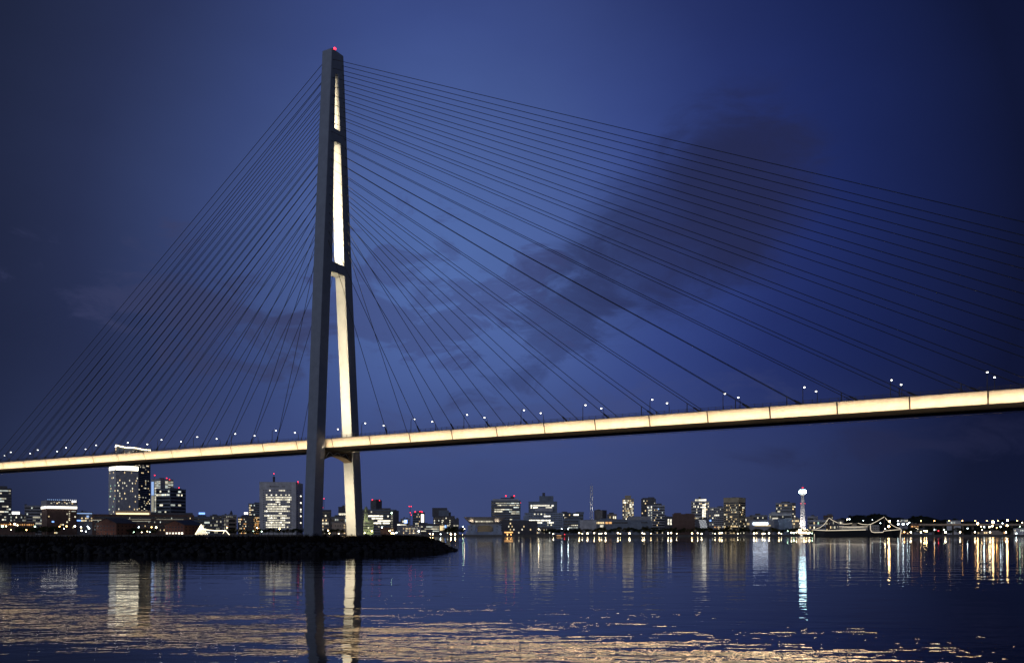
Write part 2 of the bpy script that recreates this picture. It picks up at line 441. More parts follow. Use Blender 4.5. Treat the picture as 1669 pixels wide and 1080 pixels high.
# taller weeds round the pylon foot, one by one
weedmb = MB()
for j in range(46):
    a = rr.random()*6.28; h_ = rr.uniform(1.2, 2.6); lx = rr.gauss(0, .5); ly = rr.gauss(0, .5)
    bx_, by_ = rr.gauss(0, .5), rr.gauss(0, .4)
    weedmb.tube([(bx_, by_, 0), (bx_+lx*.4, by_+ly*.4, h_*.6), (bx_+lx, by_+ly, h_)], 0.05, k=3, r2=0.012)
proto = None
WEED = [(478, 240), (488, 255), (500, 250), (514, 262), (530, 245), (548, 250), (562, 262), (574, 252), (598, 240), (612, 228), (626, 232), (640, 225)]
for i, (px, Y) in enumerate(WEED):
    if proto is None: proto = o = weedmb.build('shrub', 'grass')
    else: o = proto.copy(); C.objects.link(o)
    o.location = (PX(px, Y), Y, 2.3); o.rotation_euler = (0, 0, rr.random()*6.28); s_ = rr.uniform(.55, 1.0); o.scale = (s_, s_, s_*.8)
    tag(o, 'dark bare shrub on the peninsula by the pylon foot, %s from the left' % nth(i), 'shrub', 'bare shrubs round the pylon foot')

# ------------------------------------------------------------------ the bridge (local x along the deck, local y across it)
OX, OY = PX(540, 314), 314.0
dl = math.hypot(2449, 1400); DX, DY = 2449/dl, -1400/dl; NX, NY = 1400/dl, 2449/dl
RZ = math.atan2(DY, DX)
bridge = empty('cable_stayed_bridge', (OX, OY, 0), RZ, 'long cable-stayed bridge with one tall white-lit pylon and glowing cream deck edge', 'bridge')
ZD = 38.3
def wpos(t, u): return OX+t*DX+u*NX, OY+t*DY+u*NY
def u_of(px, t):
    s_ = (px-CX)/F
    return (s_*(OY+t*DY)-OX-t*DX)/(NX-s_*NY)
T0, T1 = -7.2, -2.5
def uz(px, py, t=T1):
    u = u_of(px, t); return u, PZ(py, wpos(t, u)[1])
lines = {k: [uz(*p) for p in v] for k, v in dict(
    no=[(510.3, 864), (526.0, 445), (540.0, 100)], ni=[(525.2, 864), (539.8, 443), (542.2, 424), (545.3, 226), (545.7, 205), (547.5, 115), (547.8, 60)],
    fi=[(579.8, 864), (561.5, 443), (560.4, 424), (555.0, 226), (554.1, 205), (551.3, 115), (551.0, 60)], fo=[(592.6, 864), (573.6, 445), (560.3, 100)]).items()}
def uat(k, z):
    p = lines[k]
    i = 0
    while i < len(p)-2 and z > p[i+1][1]: i += 1
    a, b_ = p[i], p[i+1]
    return a[0]+(b_[0]-a[0])*(z-a[1])/(b_[1]-a[1])
def zl(py, u=3.0): return PZ(py, wpos(T1, u)[1])
ZTOP = PZ(73, wpos(T1, 1)[1])
levels = [(1.0, 'o'), (34.0, 'o'), (ZD, 'o'), (zl(441.5), 'b'), (zl(425), 'o'), (zl(226), 'b'), (zl(205.5), 'o'), (zl(115.5), 'b'), (ZTOP, None)]
pb = MB()
def face_uz(t, pts): return [(t, u, z) for u, z in pts]
for i in range(len(levels)-1):
    za, kind = levels[i]; zb = levels[i+1][0]
    g = lambda k: ((uat(k, za), za), (uat(k, zb), zb))
    no, ni, fi, fo = g('no'), g('ni'), g('fi'), g('fo')
    for t in (T0, T1):
        pb.quad(*face_uz(t, [no[0], ni[0], ni[1], no[1]])); pb.quad(*face_uz(t, [fi[0], fo[0], fo[1], fi[1]]))
        if kind == 'b': pb.quad(*face_uz(t, [ni[0], fi[0], fi[1], ni[1]]))
    for e_ in (no, fo)+((ni, fi) if kind == 'o' else ()):
        pb.quad((T0, *e_[0]), (T1, *e_[0]), (T1, *e_[1]), (T0, *e_[1]))
    if kind == 'b':
        for q, on in ((0, True), (1, i < len(levels)-2)):
            if on: pb.quad((T0, *ni[q]), (T1, *ni[q]), (T1, *fi[q]), (T0, *fi[q]))
zt = ZTOP
pb.quad((T0, uat('no', zt), zt), (T1, uat('no', zt), zt), (T1, uat('ni', zt), zt), (T0, uat('ni', zt), zt))
pb.quad((T0, uat('ni', zt), zt), (T1, uat('ni', zt), zt), (T1, uat('fi', zt), zt), (T0, uat('fi', zt), zt))
pb.quad((T0, uat('fi', zt), zt), (T1, uat('fi', zt), zt), (T1, uat('fo', zt), zt), (T0, uat('fo', zt), zt))
import bmesh
pyl = pb.build('pylon', 'steel', bridge)
bm = bmesh.new(); bm.from_mesh(pyl.data); bmesh.ops.remove_doubles(bm, verts=bm.verts, dist=0.001); bmesh.ops.recalc_face_normals(bm, faces=bm.faces); bm.to_mesh(pyl.data); bm.free()
bv = pyl.modifiers.new('bevel', 'BEVEL'); bv.width = 0.22; bv.segments = 2; bv.limit_method = 'ANGLE'; bv.angle_limit = R(50)
for k0, k1 in (('no', 'ni'), ('fi', 'fo')):
    u0, u1 = uat(k0, 2.6)-1.2, uat(k1, 2.6)+1.2
    MB().box(T0-1.2, T1+1.2, u0, u1, 0.5, 2.9).build('footing', 'concrete', bridge)
ball('warning_light', 'redbig', pyl, T1-0.6, uat('ni', zt), zt+0.8, 0.5)
lbox('light_bracket', 'iron', pyl, T1-0.75, T1-0.45, uat('ni', zt)-.15, uat('ni', zt)+.15, zt, zt+0.4)
UN, UF = uat('ni', ZD)+0.3, uat('fi', ZD)-0.3     # deck fits between the legs
DW = UF                                           # far edge; near edge is u = 0
UN = 0.0
print('deck width', DW, 'near inner', uat('ni', ZD), 'top', ZTOP)
# girder
TA, TB = -560.0, 520.0
inset = 1.0
prof = [(UN+.25, -0.12), (UN+inset+.15, -2.9), (UN+3.4, -3.85), (DW-3.2, -3.85), (DW-inset-.15, -2.9), (DW-.25, -0.12)]
gb = MB()
n0 = len(prof)
for t in (TA, TB): gb.v += [(t, u, ZD+z) for u, z in prof]
for i in range(n0):
    j = (i+1) % n0; gb.f.append((i, j, n0+j, n0+i))
gb.f += [tuple(range(n0)), tuple(range(2*n0-1, n0-1, -1))]
gb.build('girder', 'under', bridge)
MB().box(TA, TB, UN+.3, DW-.3, ZD-0.11, ZD+0.02).build('roadway', 'road', bridge)
for u0, u1 in ((UN+.05, UN+.5), (DW-.5, DW-.05)):
    MB().box(TA, TB, u0, u1, ZD-0.1, ZD+0.28).build('kerb', 'under', bridge)
# fascia panels
PS = 17.5
t = -PS*18
while t < 330:
    a, c = t+.2, t+PS-.2
    for near in (True, False):
        e = (lambda u: u) if near else (lambda u: DW-u)
        fb = MB()
        s0, s1 = (e(0), ZD+0.1), (e(inset), ZD-2.92)
        q0, q1 = (e(.22), ZD+0.1), (e(inset+.22), ZD-2.92)
        n0 = len(fb.v)
        fb.v += [(x_, u, z) for x_ in (a, c) for u, z in (s0, s1, q1, q0)]
        fb.f += [(0, 1, 2, 3), (7, 6, 5, 4), (0, 4, 5, 1), (1, 5, 6, 2), (2, 6, 7, 3), (3, 7, 4, 0)]
        fb.build('fascia_panel', 'fascia', bridge)
    t += PS
lit = []
# light troughs along the near and far edges, one linear lamp per fascia panel
t = -PS*16
EN = 570.0
while t < 320:
    for near in (True, False):
        e = (lambda u: u) if near else (lambda u: DW-u)
        tm = t+PS/2
        ld = bpy.data.lights.new('fascia_light', 'AREA'); ld.shape = 'RECTANGLE'; ld.size = PS-.5; ld.size_y = 0.25
        ld.energy = EN; ld.color = (1, 0.70, 0.39); ld.spread = R(110)
        lo_ = bpy.data.objects.new('fascia_light', ld); C.objects.link(lo_)
        p0 = Vector((*wpos(tm, e(-2.0)), ZD-3.35)); p1 = Vector((*wpos(tm, e(.6)), ZD-1.9))
        lo_.location = p0
        z_ = -(p1-p0).normalized(); x_ = Vector((DX, DY, 0)); y_ = z_.cross(x_)
        from mathutils import Matrix
        lo_.rotation_euler = Matrix((x_, y_, z_)).transposed().to_euler()
    t += PS
for near in (True, False):
    e = (lambda u: u) if near else (lambda u: DW-u)
    tb = MB()
    ys = sorted((e(-2.12), e(-1.9)))
    tb.box(-PS*16, 320, ys[0], ys[1], ZD-3.52, ZD-3.42)
    t = -PS*16
    while t < 320:
        ys = sorted((e(-2.0), e(inset+.1)))
        tb.box(t-.06, t+.06, ys[0], ys[1], ZD-3.62, ZD-3.53) if False else tb.tube([(t, e(-2.0), ZD-3.47), (t, e(inset+.1), ZD-2.98)], 0.05, k=4)
        t += PS
    tb.build('light_trough', 'iron', bridge)
# railings
for u in (UN+.28, DW-.28):
    rb = MB()
    for zz in (0.55, 0.85, 1.2): rb.box(TA, TB, u-.04, u+.04, ZD+zz-.035, ZD+zz+.035)
    t = -330.0
    while t < 330: rb.box(t-.05, t+.05, u-.05, u+.05, ZD+.27, ZD+1.25); t += 2.1875
    rb.build('railing', 'black', bridge)
# cross beam with an arched bottom and lattice web under the deck
ca, cb = uat('ni', 33)-.05, uat('fi', 33)+.05
zt_ = ZD-3.9
def arch(x): 
    q = (x-(ca+cb)/2)/((cb-ca)/2); return zt_-1.75-1.9*q*q
TM0, TM1 = T0+.5, T1-.35
cbm = MB()
K = 18
us = [ca+(cb-ca)*i/K for i in range(K+1)]
def yprism(poly, t0, t1, mbx):
    n_ = len(mbx.v); k = len(poly)
    mbx.v += [(t0, u, z) for u, z in poly]+[(t1, u, z) for u, z in poly]
    mbx.f.append(tuple(range(n_, n_+k))); mbx.f.append(tuple(range(n_+2*k-1, n_+k-1, -1)))
    for i in range(k):
        j = (i+1) % k; mbx.f.append((n_+j, n_+i, n_+k+i, n_+k+j))
for i in range(K):
    a, c = us[i], us[i+1]
    yprism([(a, arch(a)), (c, arch(c)), (c, arch(c)+.42), (a, arch(a)+.42)], TM0, TM1, cbm)      # bottom chord
    yprism([(a, zt_-.5), (c, zt_-.5), (c, zt_-.06), (a, zt_-.06)], TM0, TM1, cbm)                # top chord
for a, c in ((us[0], us[1]), (us[-2], us[-1])):
    yprism([(a, arch(a)+.4), (c, arch(c)+.4), (c, zt_-.48), (a, zt_-.48)], TM0+.02, TM1-.02, cbm)
cross = cbm.build('cross_beam', 'beam', bridge)
wb = MB()
for i in range(1, K-1):
    a, c = us[i], us[i+1]
    yprism([(a, arch(a)+.3), (c, arch(c)+.3), (c, zt_-.4), (a, zt_-.4)], TM0+.8, TM1-1.1, wb)
wb.build('web_plate', 'under', cross)
for i in range(1, K-2, 3):
    for (ua, ub) in ((us[i], us[i+1.5.__int__()]), ):
        pass
for i in range(6):
    ua = us[1]+(us[-2]-us[1])*i/6; ub = us[1]+(us[-2]-us[1])*(i+1)/6
    lo2, hi2 = (arch(ua)+.35, zt_-.45) if i % 2 == 0 else (zt_-.45, arch(ua)+.35)
    hi3 = zt_-.45 if i % 2 == 0 else arch(ub)+.35
    MB().tube([(TM1-.3, ua, lo2), (TM1-.3, ub, hi3)], .12, k=4).build('lattice_bar', 'steel', cross)

# stay cables
ZA = [PZ(90.7+i*14.97, wpos(T1, 1)[1]) for i in range(21)]     # top to bottom
tl = [28+14*k for k in range(8)]; tl += [tl[-1]+7.35*(k+1) for k in range(13)]
tr = [25.2+14.1*k for k in range(21)]
ncab = 0
cable_r = []
for side, ts in (('r', tr), ('l', tl)):
    for k in range(21):
        z = ZA[20-k]; q = k/20
        for near in (True, False):
            off = 2.3+(0.9-2.3)*q
            u = uat('no', z)+off if near else uat('fo', z)-off
            if not near: z2 = z
            ud = UN+.65 if near else DW-.65
            ta = (T1-.1) if side == 'r' else (T0+.1)
            td = ts[k] if side == 'r' else -ts[k]
            A = Vector((ta, u, z)); B_ = Vector((td, ud, ZD+.1))
            sag = 0.0016*(B_-A).length*q
            pts = []
            for i in range(9):
                s_ = i/8; p = A.lerp(B_, s_); p.z -= 4*sag*s_*(1-s_); pts.append(p)
            cb_ = MB().tube(pts, 0.095, k=6, cap=False)
            d_ = (A-B_).normalized()
            cb_.tube([B_, B_+d_*2.6], 0.24, k=6)           # anchor sleeve
            cb_.build('stay_cable', 'cable', bridge, smooth=True)
            if side == 'r' and k >= 7:
                pd = B_+(A-B_)*(5.0/(A-B_).length)
                MB().tube([(pd.x, pd.y, ZD+.02), tuple(pd)], 0.13, k=5).build('damper_post', 'black', bridge)
# floodlights on the near leg lighting the inner face of the far leg, and in the two slots
def flood(z, energy, sx=2.6, sy=2.6, col=(1, 0.74, 0.39), du=0.25, uf='ni', tgt=None):
    u = uat(uf, z)+du
    ld = bpy.data.lights.new('pylon_floodlight', 'AREA'); ld.shape = 'RECTANGLE'; ld.size = sx; ld.size_y = sy; ld.energy = energy*.58; ld.color = col
    ld.spread = R(120)
    lo_ = bpy.data.objects.new('pylon_floodlight', ld); C.objects.link(lo_)
    tmid = (T0+T1)/2
    p0 = Vector((*wpos(tmid, u), z)); ztg = z if tgt is None else tgt
    p1 = Vector((*wpos(tmid, uat('fi', ztg)), ztg))
    lo_.location = p0; z_ = -(p1-p0).normalized(); x_ = Vector((DX, DY, 0)); y_ = z_.cross(x_)
    lo_.rotation_euler = Matrix((x_, y_, z_)).transposed().to_euler()
    lbox('floodlight', 'iron', pyl, tmid-sx/2, tmid+sx/2, u-.22, u-.03, z-sy/2, z+sy/2)
zb1 = zl(441.5)
for z, en in ((6.5, 4600), (14, 4800), (21.5, 4700)): flood(z, en, sx=1.6, sy=7.2)
z_a, z_b = ZD+2.0, zb1-1.0
NS = 8
for i in range(NS):
    z = z_a+(z_b-z_a)*(i+.5)/NS
    flood(z, 4600*(1-.78*(i+.5)/NS)*(.75+.5*((1-i/NS)**3)), sx=1.6, sy=(z_b-z_a)/NS-.1)
flood(zb1-5, 1000, sx=1.0, sy=1.0, tgt=zb1-.5, du=.5)
def slot(z0, z1, e0, e1, nS, w_):
    for i in range(nS):
        q = (i+.5)/nS
        flood(z0+(z1-z0)*q, (e0+(e1-e0)*q**.6), sx=w_, sy=(z1-z0)/nS-.05, du=.14)
slot(zl(425)+.3, zl(226)-.4, 5200, 950, 6, 1.2)
slot(zl(205.5)+.3, zl(115.5)-.6, 1000, 190, 4, 1.0)

# street lamps on the deck
lam = {}
def deck_lamp(t, near, label):
    e = (lambda u: u) if near else (lambda u: DW-u)
    x, y = wpos(t, e(.75))
    r_ = empty('street_lamp', (x, y, ZD), RZ if near else RZ+math.pi, label, 'street lamp', 'street lamps along the bridge deck')
    if 'p' not in lam:
        pm_ = MB(); pts = [(0, 0, 0), (0, 0, 4.1), (0, .18, 4.75), (0, .7, 5.15), (0, 1.6, 5.28)]
        pm_.tube(pts, 0.1, k=6, r2=.06)
        lam['p'] = pm_.build('pole', 'iron', r_)
        lam['h'] = MB().box(-.2, .2, 1.5, 2.35, 5.26, 5.4).build('lamp_head', 'iron', r_)
        lam['l'] = MB().lathe([(.04, 5.0), (.17, 5.02), (.24, 5.12), (.24, 5.25)], 0, 1.95, 10).build('lens', 'lampB', lam['h'])
    else:
        c = lam['p'].copy(); C.objects.link(c); c.parent = r_
        h_ = lam['h'].copy(); C.objects.link(h_); h_.parent = r_
        l_ = lam['l'].copy(); C.objects.link(l_); l_.parent = h_
LT = [13.6+21.8*k for k in range(10)]; LL = [-8.3-22.1*k for k in range(12)]
for i, t in enumerate(LT):
    deck_lamp(t, True, 'street lamp on the near deck edge, %s right of the pylon' % nth(i))
    deck_lamp(t+1.5, False, 'street lamp on the far deck edge, %s right of the pylon' % nth(i))
for i, t in enumerate(LL[:11]):
    if i > 0: deck_lamp(t, True, 'street lamp on the near deck edge, %s left of the pylon' % nth(i-1))
    deck_lamp(t+1.5, False, 'street lamp on the far deck edge, %s left of the pylon' % nth(i))

# ------------------------------------------------------------------ city buildings
class Bld:
    def __init__(s, label, x0, x1, yt, Y, wall='grey', xc=None, name='office_building', cat='office building', depth=None, z0=GZ, group=None, seed=None):
        s.x0, s.x1, s.xc, s.Y = x0, x1, xc, Y
        be = math.atan(((x0+x1)/2-CX)/F); cb = math.cos(be)      # turned towards the line of sight
        if xc is None:
            s.al = be; s.w1 = (x1-x0)/F*Y*cb; s.w2 = depth or min(45, max(12, s.w1*.6))
        else:
            p1, p2 = xc-x0, x1-xc
            al = math.atan2(p2, p1); s.w1 = p1/F*Y*cb/math.cos(al); s.w2 = p2/F*Y*cb/math.sin(al); s.al = al+be
        ex = (math.cos(s.al), -math.sin(s.al))
        if xc is None: lx_, ly_ = PX((x0+x1)/2, Y)-s.w1/2*ex[0], Y-s.w1/2*ex[1]
        else: lx_, ly_ = PX(xc, Y)-s.w1*ex[0], Y-s.w1*ex[1]
        s.z0 = z0; s.h = PZ(yt, Y)-z0
        s.root = empty(name, (lx_, ly_, z0), -s.al, label, cat, group)
        s.rd = random.Random(seed if seed is not None else int(x0*31+yt*7))
        s.rects = []
        s.wall = wall
        MB().box(0, s.w1, 0, s.w2, -1.0, s.h).build('wall', wall, s.root)
        rf = MB()
        p = min(1.0, .04*s.h+.3); o_ = .25
        rf.box(-o_, s.w1+o_, -o_, o_, s.h+.004, s.h+p).box(-o_, s.w1+o_, s.w2-o_, s.w2+o_, s.h+.004, s.h+p)
        rf.box(-o_, o_, o_, s.w2-o_, s.h+.004, s.h+p).box(s.w1-o_, s.w1+o_, o_, s.w2-o_, s.h+.004, s.h+p)
        rf.build('parapet', wall, s.root)
    def z(s, py): return PZ(py, s.Y)-s.z0
    def a(s, px, face='f'):
        if face == 'f':
            e_ = s.xc if s.xc is not None else s.x1
            return (px-s.x0)/(e_-s.x0)*s.w1
        return (px-s.xc)/(s.x1-s.xc)*s.w2
    def put(s, name, mat, face, a0, a1, z0, z1, t0=-.05, t1=.3):
        if face == 'f': return lbox(name, mat, s.root, a0, a1, -t1, -t0, z0, z1)
        return lbox(name, mat, s.root, s.w1+t0, s.w1+t1, a0, a1, z0, z1)
    def rect(s, name, mat, face, xa, xb, ya, yb, t1=.45):
        return s.put(name, mat, face, s.a(xa, face), s.a(xb, face), s.z(yb), s.z(ya), t1=t1)
    def plant(s, *boxes):
        """roof boxes as fractions of width, depth, height in metres"""
        for (fa, fb, da, db, h) in boxes:
            lbox('plant_room', 'plant', s.root, s.w1*fa, s.w1*fb, s.w2*da, s.w2*db, s.h+.01, s.h+h)
        return s
    def block(s, xa, xb, ytop, ybot=None, mat=None, d0=.15, d1=.85, name='upper_block'):
        """stacked volume, pixel extent on the whole facade"""
        tot = s.x1-s.x0
        z0 = s.h+.01 if ybot is None else s.z(ybot)
        o_ = MB().box((xa-s.x0)/tot*s.w1, (xb-s.x0)/tot*s.w1, s.w2*d0, s.w2*d1, z0, s.z(ytop)).build(name, mat or s.wall, s.root)
        return o_
    def bands(s, nf, face='f', lo=None, hi=None, m=.02, mat='glass', name='window_band', frac=.5):
        w_ = s.w1 if face == 'f' else s.w2
        lo = 1.0 if lo is None else s.z(lo); hi = s.h-1 if hi is None else s.z(hi)
        fh = (hi-lo)/nf
        for i in range(nf):
            s.put(name, mat, face, w_*m, w_*(1-m), lo+fh*(i+.25), lo+fh*(i+.25+frac), t1=.10)
        return s
    def lit(s, nf, nn, p, mats='lw', face='f', style='dot', lo=None, hi=None, xa=None, xb=None, ww=.66, wh=.5, rows=None):
        w_ = s.w1 if face == 'f' else s.w2
        a0 = w_*.03 if xa is None else s.a(xa, face); a1 = w_*.97 if xb is None else s.a(xb, face)
        lo = 1.0 if lo is None else s.z(lo); hi = s.h-1 if hi is None else s.z(hi)
        fh = (hi-lo)/nf; cw = (a1-a0)/nn
        ml = mats if isinstance(mats, (list, tuple)) else [mats]
        for i in range(nf):
            z = lo+fh*(i+.25)
            if style == 'dot':
                for j in range(nn):
                    if s.rd.random() < p: s.rects.append((face, a0+cw*(j+.5-ww/2), a0+cw*(j+.5+ww/2), z, z+fh*wh, s.rd.choice(ml)))
            elif style == 'run':
                if s.rd.random() > min(1, p+.25): continue
                j = 0
                while j < nn:
                    on = s.rd.random() < p; L_ = s.rd.randint(1, max(2, nn//3))
                    if on:
                        e_ = min(nn, j+L_); s.rects.append((face, a0+cw*j, a0+cw*e_-cw*.15, z, z+fh*wh, s.rd.choice(ml)))
                    j += L_
        return s
    def red(s, *pts, r=None):
        for px, py in pts:
            X = PX(px, s.Y); Yw = s.Y
            dx, dy = X-s.root.location.x, Yw+.3*s.w2-s.root.location.y
            c, sn = math.cos(s.al), math.sin(s.al)
            lx, ly = dx*c-dy*sn, dx*sn+dy*c
            lx = min(max(lx, .3), s.w1-.3); ly = min(max(ly, .3), s.w2-.3)
            z = s.z(py)
            rad = r or .0006*s.Y
            ball('warning_light', 'red', s.root, lx, ly, z, rad)
            if z > s.h+1.0: lbox('light_post', 'iron', s.root, lx-.12, lx+.12, ly-.12, ly+.12, s.h, z-rad)
        return s
    def done(s):
        if not any(c.name.startswith(('plant_room', 'upper', 'top_storey', 'roof_sign', 'crown')) for c in s.root.children) and s.h > 8:
            for _ in range(2):
                fa, da, fw = s.rd.uniform(.06, .6), s.rd.uniform(.1, .5), s.rd.uniform(.12, .32)
                lbox('plant_room', 'plant', s.root, s.w1*fa, s.w1*(fa+fw), s.w2*da, s.w2*(da+.35), s.h+.02+_*.01, s.h+s.rd.uniform(1.6, 3.8))
        s.rects.sort(key=lambda q: -(q[2]-q[1])*(q[4]-q[3]))
        for (fc, a0, a1, z0, z1, mt) in s.rects[:92]: s.put('lit_window', mt, fc, a0, a1, z0, z1, t1=.22)
        rest = {}
        for q in s.rects[92:]: rest.setdefault(q[5], []).append(q)
        for mt, qs in rest.items():
            mb = MB()
            for (fc, a0, a1, z0, z1, _) in qs:
                if fc == 'f': mb.box(a0, a1, -.22, .05, z0, z1)
                else: mb.box(s.w1-.05, s.w1+.22, a0, a1, z0, z1)
            o_ = mb.build('lit_window', mt, s.root); o_['kind'] = 'stuff'
        return s

# --- left edge to the twin offices
Bld('dark office tower with rows of white lit floors at the left edge', -16, 19, 796, 1500, 'dark').bands(17).lit(17, 9, .62, ['lc', 'lw', 'ldim'], style='run').plant((.1, .8, .2, .8, 5)).done()
k = Bld('low dark block with a white roof sign beside the left edge tower', 10, 43, 839, 1430, 'dark').bands(6).lit(6, 11, .45, ['ldim', 'lc', 'lw']).plant((.35, .8, .3, .7, 2.5))
k.rect('roof_sign', 'sign', 'f', 19.5, 32, 833.5, 837.5, t1=.9); lbox('sign_post', 'iron', k.root, k.a(20), k.a(31), .2, .5, k.h, k.z(834)); k.done()
Bld('pale grey slab with a stair core, left of the strip-lit hotel', 40, 72, 824, 1600, 'pale').bands(9).lit(9, 12, .30, ['lw', 'lc', 'ldim'], style='run').plant((0, .12, 0, .5, 3)).done()
k = Bld('long low brown arcade with a row of amber lamps at far left', -10, 58, 851, 1340, 'brown'); k.lit(1, 22, .95, 'lo', lo=857, hi=851.8, ww=.35, wh=.45); k.done()
k = Bld('wide hotel with a glowing white band above its dark brick lower floors', 67, 126, 829, 1400, 'brown', xc=76.5, name='hotel', cat='hotel')
k.lit(9, 14, .12, ['la', 'lw'], face='s').lit(7, 3, .0, 'la')
for yy in (833, 836.5, 840, 844, 847.5): k.rect('lit_window', 'lw', 's', 112.5, 114.2, yy-1.2, yy)
k.rect('lit_window', 'lc', 's', 117, 124, 831.6, 832.6)
for fc, xa, xb in (('f', 67.3, 76.4), ('s', 76.6, 125.8)): k.rect('light_band', 'bandw', fc, xa, xb, 824.4, 828.0, t1=1.2)
MB().box(-.6, k.w1+.6, -.6, k.w2+.6, k.h+1.1, k.z(814.5)).build('upper_storeys', 'grey', k.root)
for i in range(9):
    a = k.w2*(.12+.085*i+.01*(i % 3)); lbox('lit_window', ['lw', 'ldim', 'la'][i % 3], k.root, k.w1+.55, k.w1+.95, a, a+2.0, k.z(820-(i % 2)*1.6), k.z(818.6-(i % 2)*1.6))
lbox('roof_sign', 'sign', k.root, k.w1+.5, k.w1+1.0, k.w2*.82, k.w2*.97, k.z(817), k.z(815.3))
for i in range(16): ball('roof_light', 'dotw' if i > 7 else 'stripb', k.root, k.w1+.3, k.w2*(.03+.0625*i), k.z(813.6), .7)
k.rect('blue_sign', 'signb', 's', 84.5, 88, 848.5, 850.6); k.done()
k = Bld('low shopping hall with blue light bands right of the strip-lit hotel', 124, 151, 834.5, 1440, 'grey', name='shopping_hall', cat='shopping hall')
k.rect('light_band', 'stripb', 'f', 125, 150, 835.5, 836.8); k.rect('light_band', 'signb', 'f', 125, 131.5, 847, 848.6); k.lit(2, 6, .7, ['la', 'lw'], lo=850, hi=842, xa=132, xb=151); k.rect('blue_sign', 'stripb', 'f', 141, 145, 839.5, 842.5); k.done()
# --- the hotel tower behind the deck
k = Bld('tall slab tower whose crown is outlined in gold light above the bridge deck', 189, 246, 739, 1660, 'slate', xc=225, name='tower', cat='tower')
k.bands(42, 's', frac=.42).lit(42, 9, .17, ['lw', 'la', 'ldim'], face='s').lit(40, 9, .05, ['lw', 'la'])
crown = MB()
cpx = [(189, 724.6), (196, 726.6), (204, 728.4), (214, 728.8), (225, 730.4)]
for i in range(4):
    (xa, ya), (xb, yb) = cpx[i], cpx[i+1]
    crown.prism([(k.a(xa), k.h), (k.a(xb), k.h), (k.a(xb), k.z(yb)), (k.a(xa), k.z(ya))], -.02, 2.0)
crown.v += []
sidecr = [(225, 730.4), (232, 730.9), (240, 730.4), (246, 729.4)]
for i in range(3):
    (xa, ya), (xb, yb) = sidecr[i], sidecr[i+1]
    n_ = len(crown.v); A_, B2 = k.a(xa, 's'), k.a(xb, 's')
    crown.v += [(k.w1-2, A_, k.h), (k.w1-2, B2, k.h), (k.w1-2, B2, k.z(yb)), (k.w1-2, A_, k.z(ya)), (k.w1+.02, A_, k.h), (k.w1+.02, B2, k.h), (k.w1+.02, B2, k.z(yb)), (k.w1+.02, A_, k.z(ya))]
    crown.f += [tuple(n_+j for j in q) for q in ((0, 1, 2, 3), (7, 6, 5, 4), (0, 4, 5, 1), (1, 5, 6, 2), (2, 6, 7, 3), (3, 7, 4, 0))]
crown.build('crown_wall', 'slate', k.root)
MB().tube([(k.a(x_), -.6, k.z(y_)) for x_, y_ in cpx]+[(k.w1+.6, k.a(x_, 's'), k.z(y_)) for x_, y_ in sidecr], .75, k=6).build('crown_light', 'bandc', k.root)
MB().tube([(0, -.6, k.z(725)), (0, -.6, k.z(736))], .35, k=6).build('crown_light', 'bandg', k.root)
MB().tube([(k.w1+.6, k.w2, k.z(729.6)), (k.w1+.6, k.w2, k.z(737))], .35, k=6).build('crown_light', 'bandg', k.root)
k.lit(2, 12, .35, ['lw', 'la'], lo=738.5, hi=733.5, face='f'); k.done()
k = Bld('broad pale hotel block with a bright white top band under the bridge deck', 176.5, 226, 766, 1600, 'pale', xc=188.5, name='hotel', cat='hotel')
MB().box(.4, k.w1-.4, .4, k.w2-.4, k.h+1.0, k.z(757.5)).build('top_storey', 'white', k.root)
k.rect('light_band', 'bandhot', 's', 189, 225.6, 758.6, 765.6, t1=.2); k.rect('light_band', 'bandw', 'f', 177.5, 188, 759, 765.2, t1=.2)
k.lit(24, 9, .13, ['la', 'lw', 'lg'], face='f').lit(24, 22, .085, ['la', 'lw'], face='s', ww=.8, wh=.55); k.done()
# --- twin offices
k = Bld('pale twin-slab office with a vertical blue light strip right of the hotel tower', 246.5, 283, 780.5, 1760, 'pale', xc=262)
k.rect('light_strip', 'stripb', 'f', 246.8, 250.5, 784, 806); k.rect('light_strip', 'ldim', 'f', 246.8, 250.5, 807, 833)
k.lit(20, 3, .95, ['lc', 'lw', 'ldim'], face='f', xa=252, xb=261.5, hi=783, lo=834, ww=.9).lit(7, 3, .9, ['lw', 'lc', 'ldim'], face='s', xa=269, xb=282.6, hi=783, lo=795, ww=.9)
k.red((248, 773.5), (272, 778.2), (282, 780)); k.done()
k = Bld('grey office block with scattered white windows in front of the twin slabs', 254, 303.5, 796.5, 1650, 'slate', xc=277.5)
k.bands(13, 'f').bands(13, 's').lit(13, 8, .34, ['lc', 'lw'], style='run').lit(13, 10, .40, ['lc', 'lw'], face='s', style='run').plant((.3, .9, .1, .8, 2.6)); k.red((299, 793.5)); k.done()
# --- long waterfront mall
k = Bld('long dark layered mall with a gold-lit upper storey below the hotel tower', 152, 318, 839, 1360, 'brown', name='shopping_mall', cat='shopping mall', depth=40)
k.bands(4, lo=866, hi=840).lit(4, 50, .10, ['la', 'ldim', 'lc'], lo=866, hi=840, ww=.4, wh=.35)
MB().box(k.a(188), k.a(246), 2, 30, k.h+.01, k.z(831.5)).build('upper_storey', 'stone', k.root); lbox('light_band', 'bandg', k.root, k.a(190), k.a(243), .9, 2.2, k.z(838), k.z(835.6))
MB().box(k.a(246), k.a(316), 3, 30, k.h+.01, k.z(834.5)).build('upper_storey', 'dark', k.root)
for xa, xb, yy in ((186, 246, 845.2), (255, 300, 845.2), (186, 246, 848.3), (150, 180, 847)): k.rect('light_line', 'ldim', 'f', xa, xb, yy, yy+.9)
k.done()
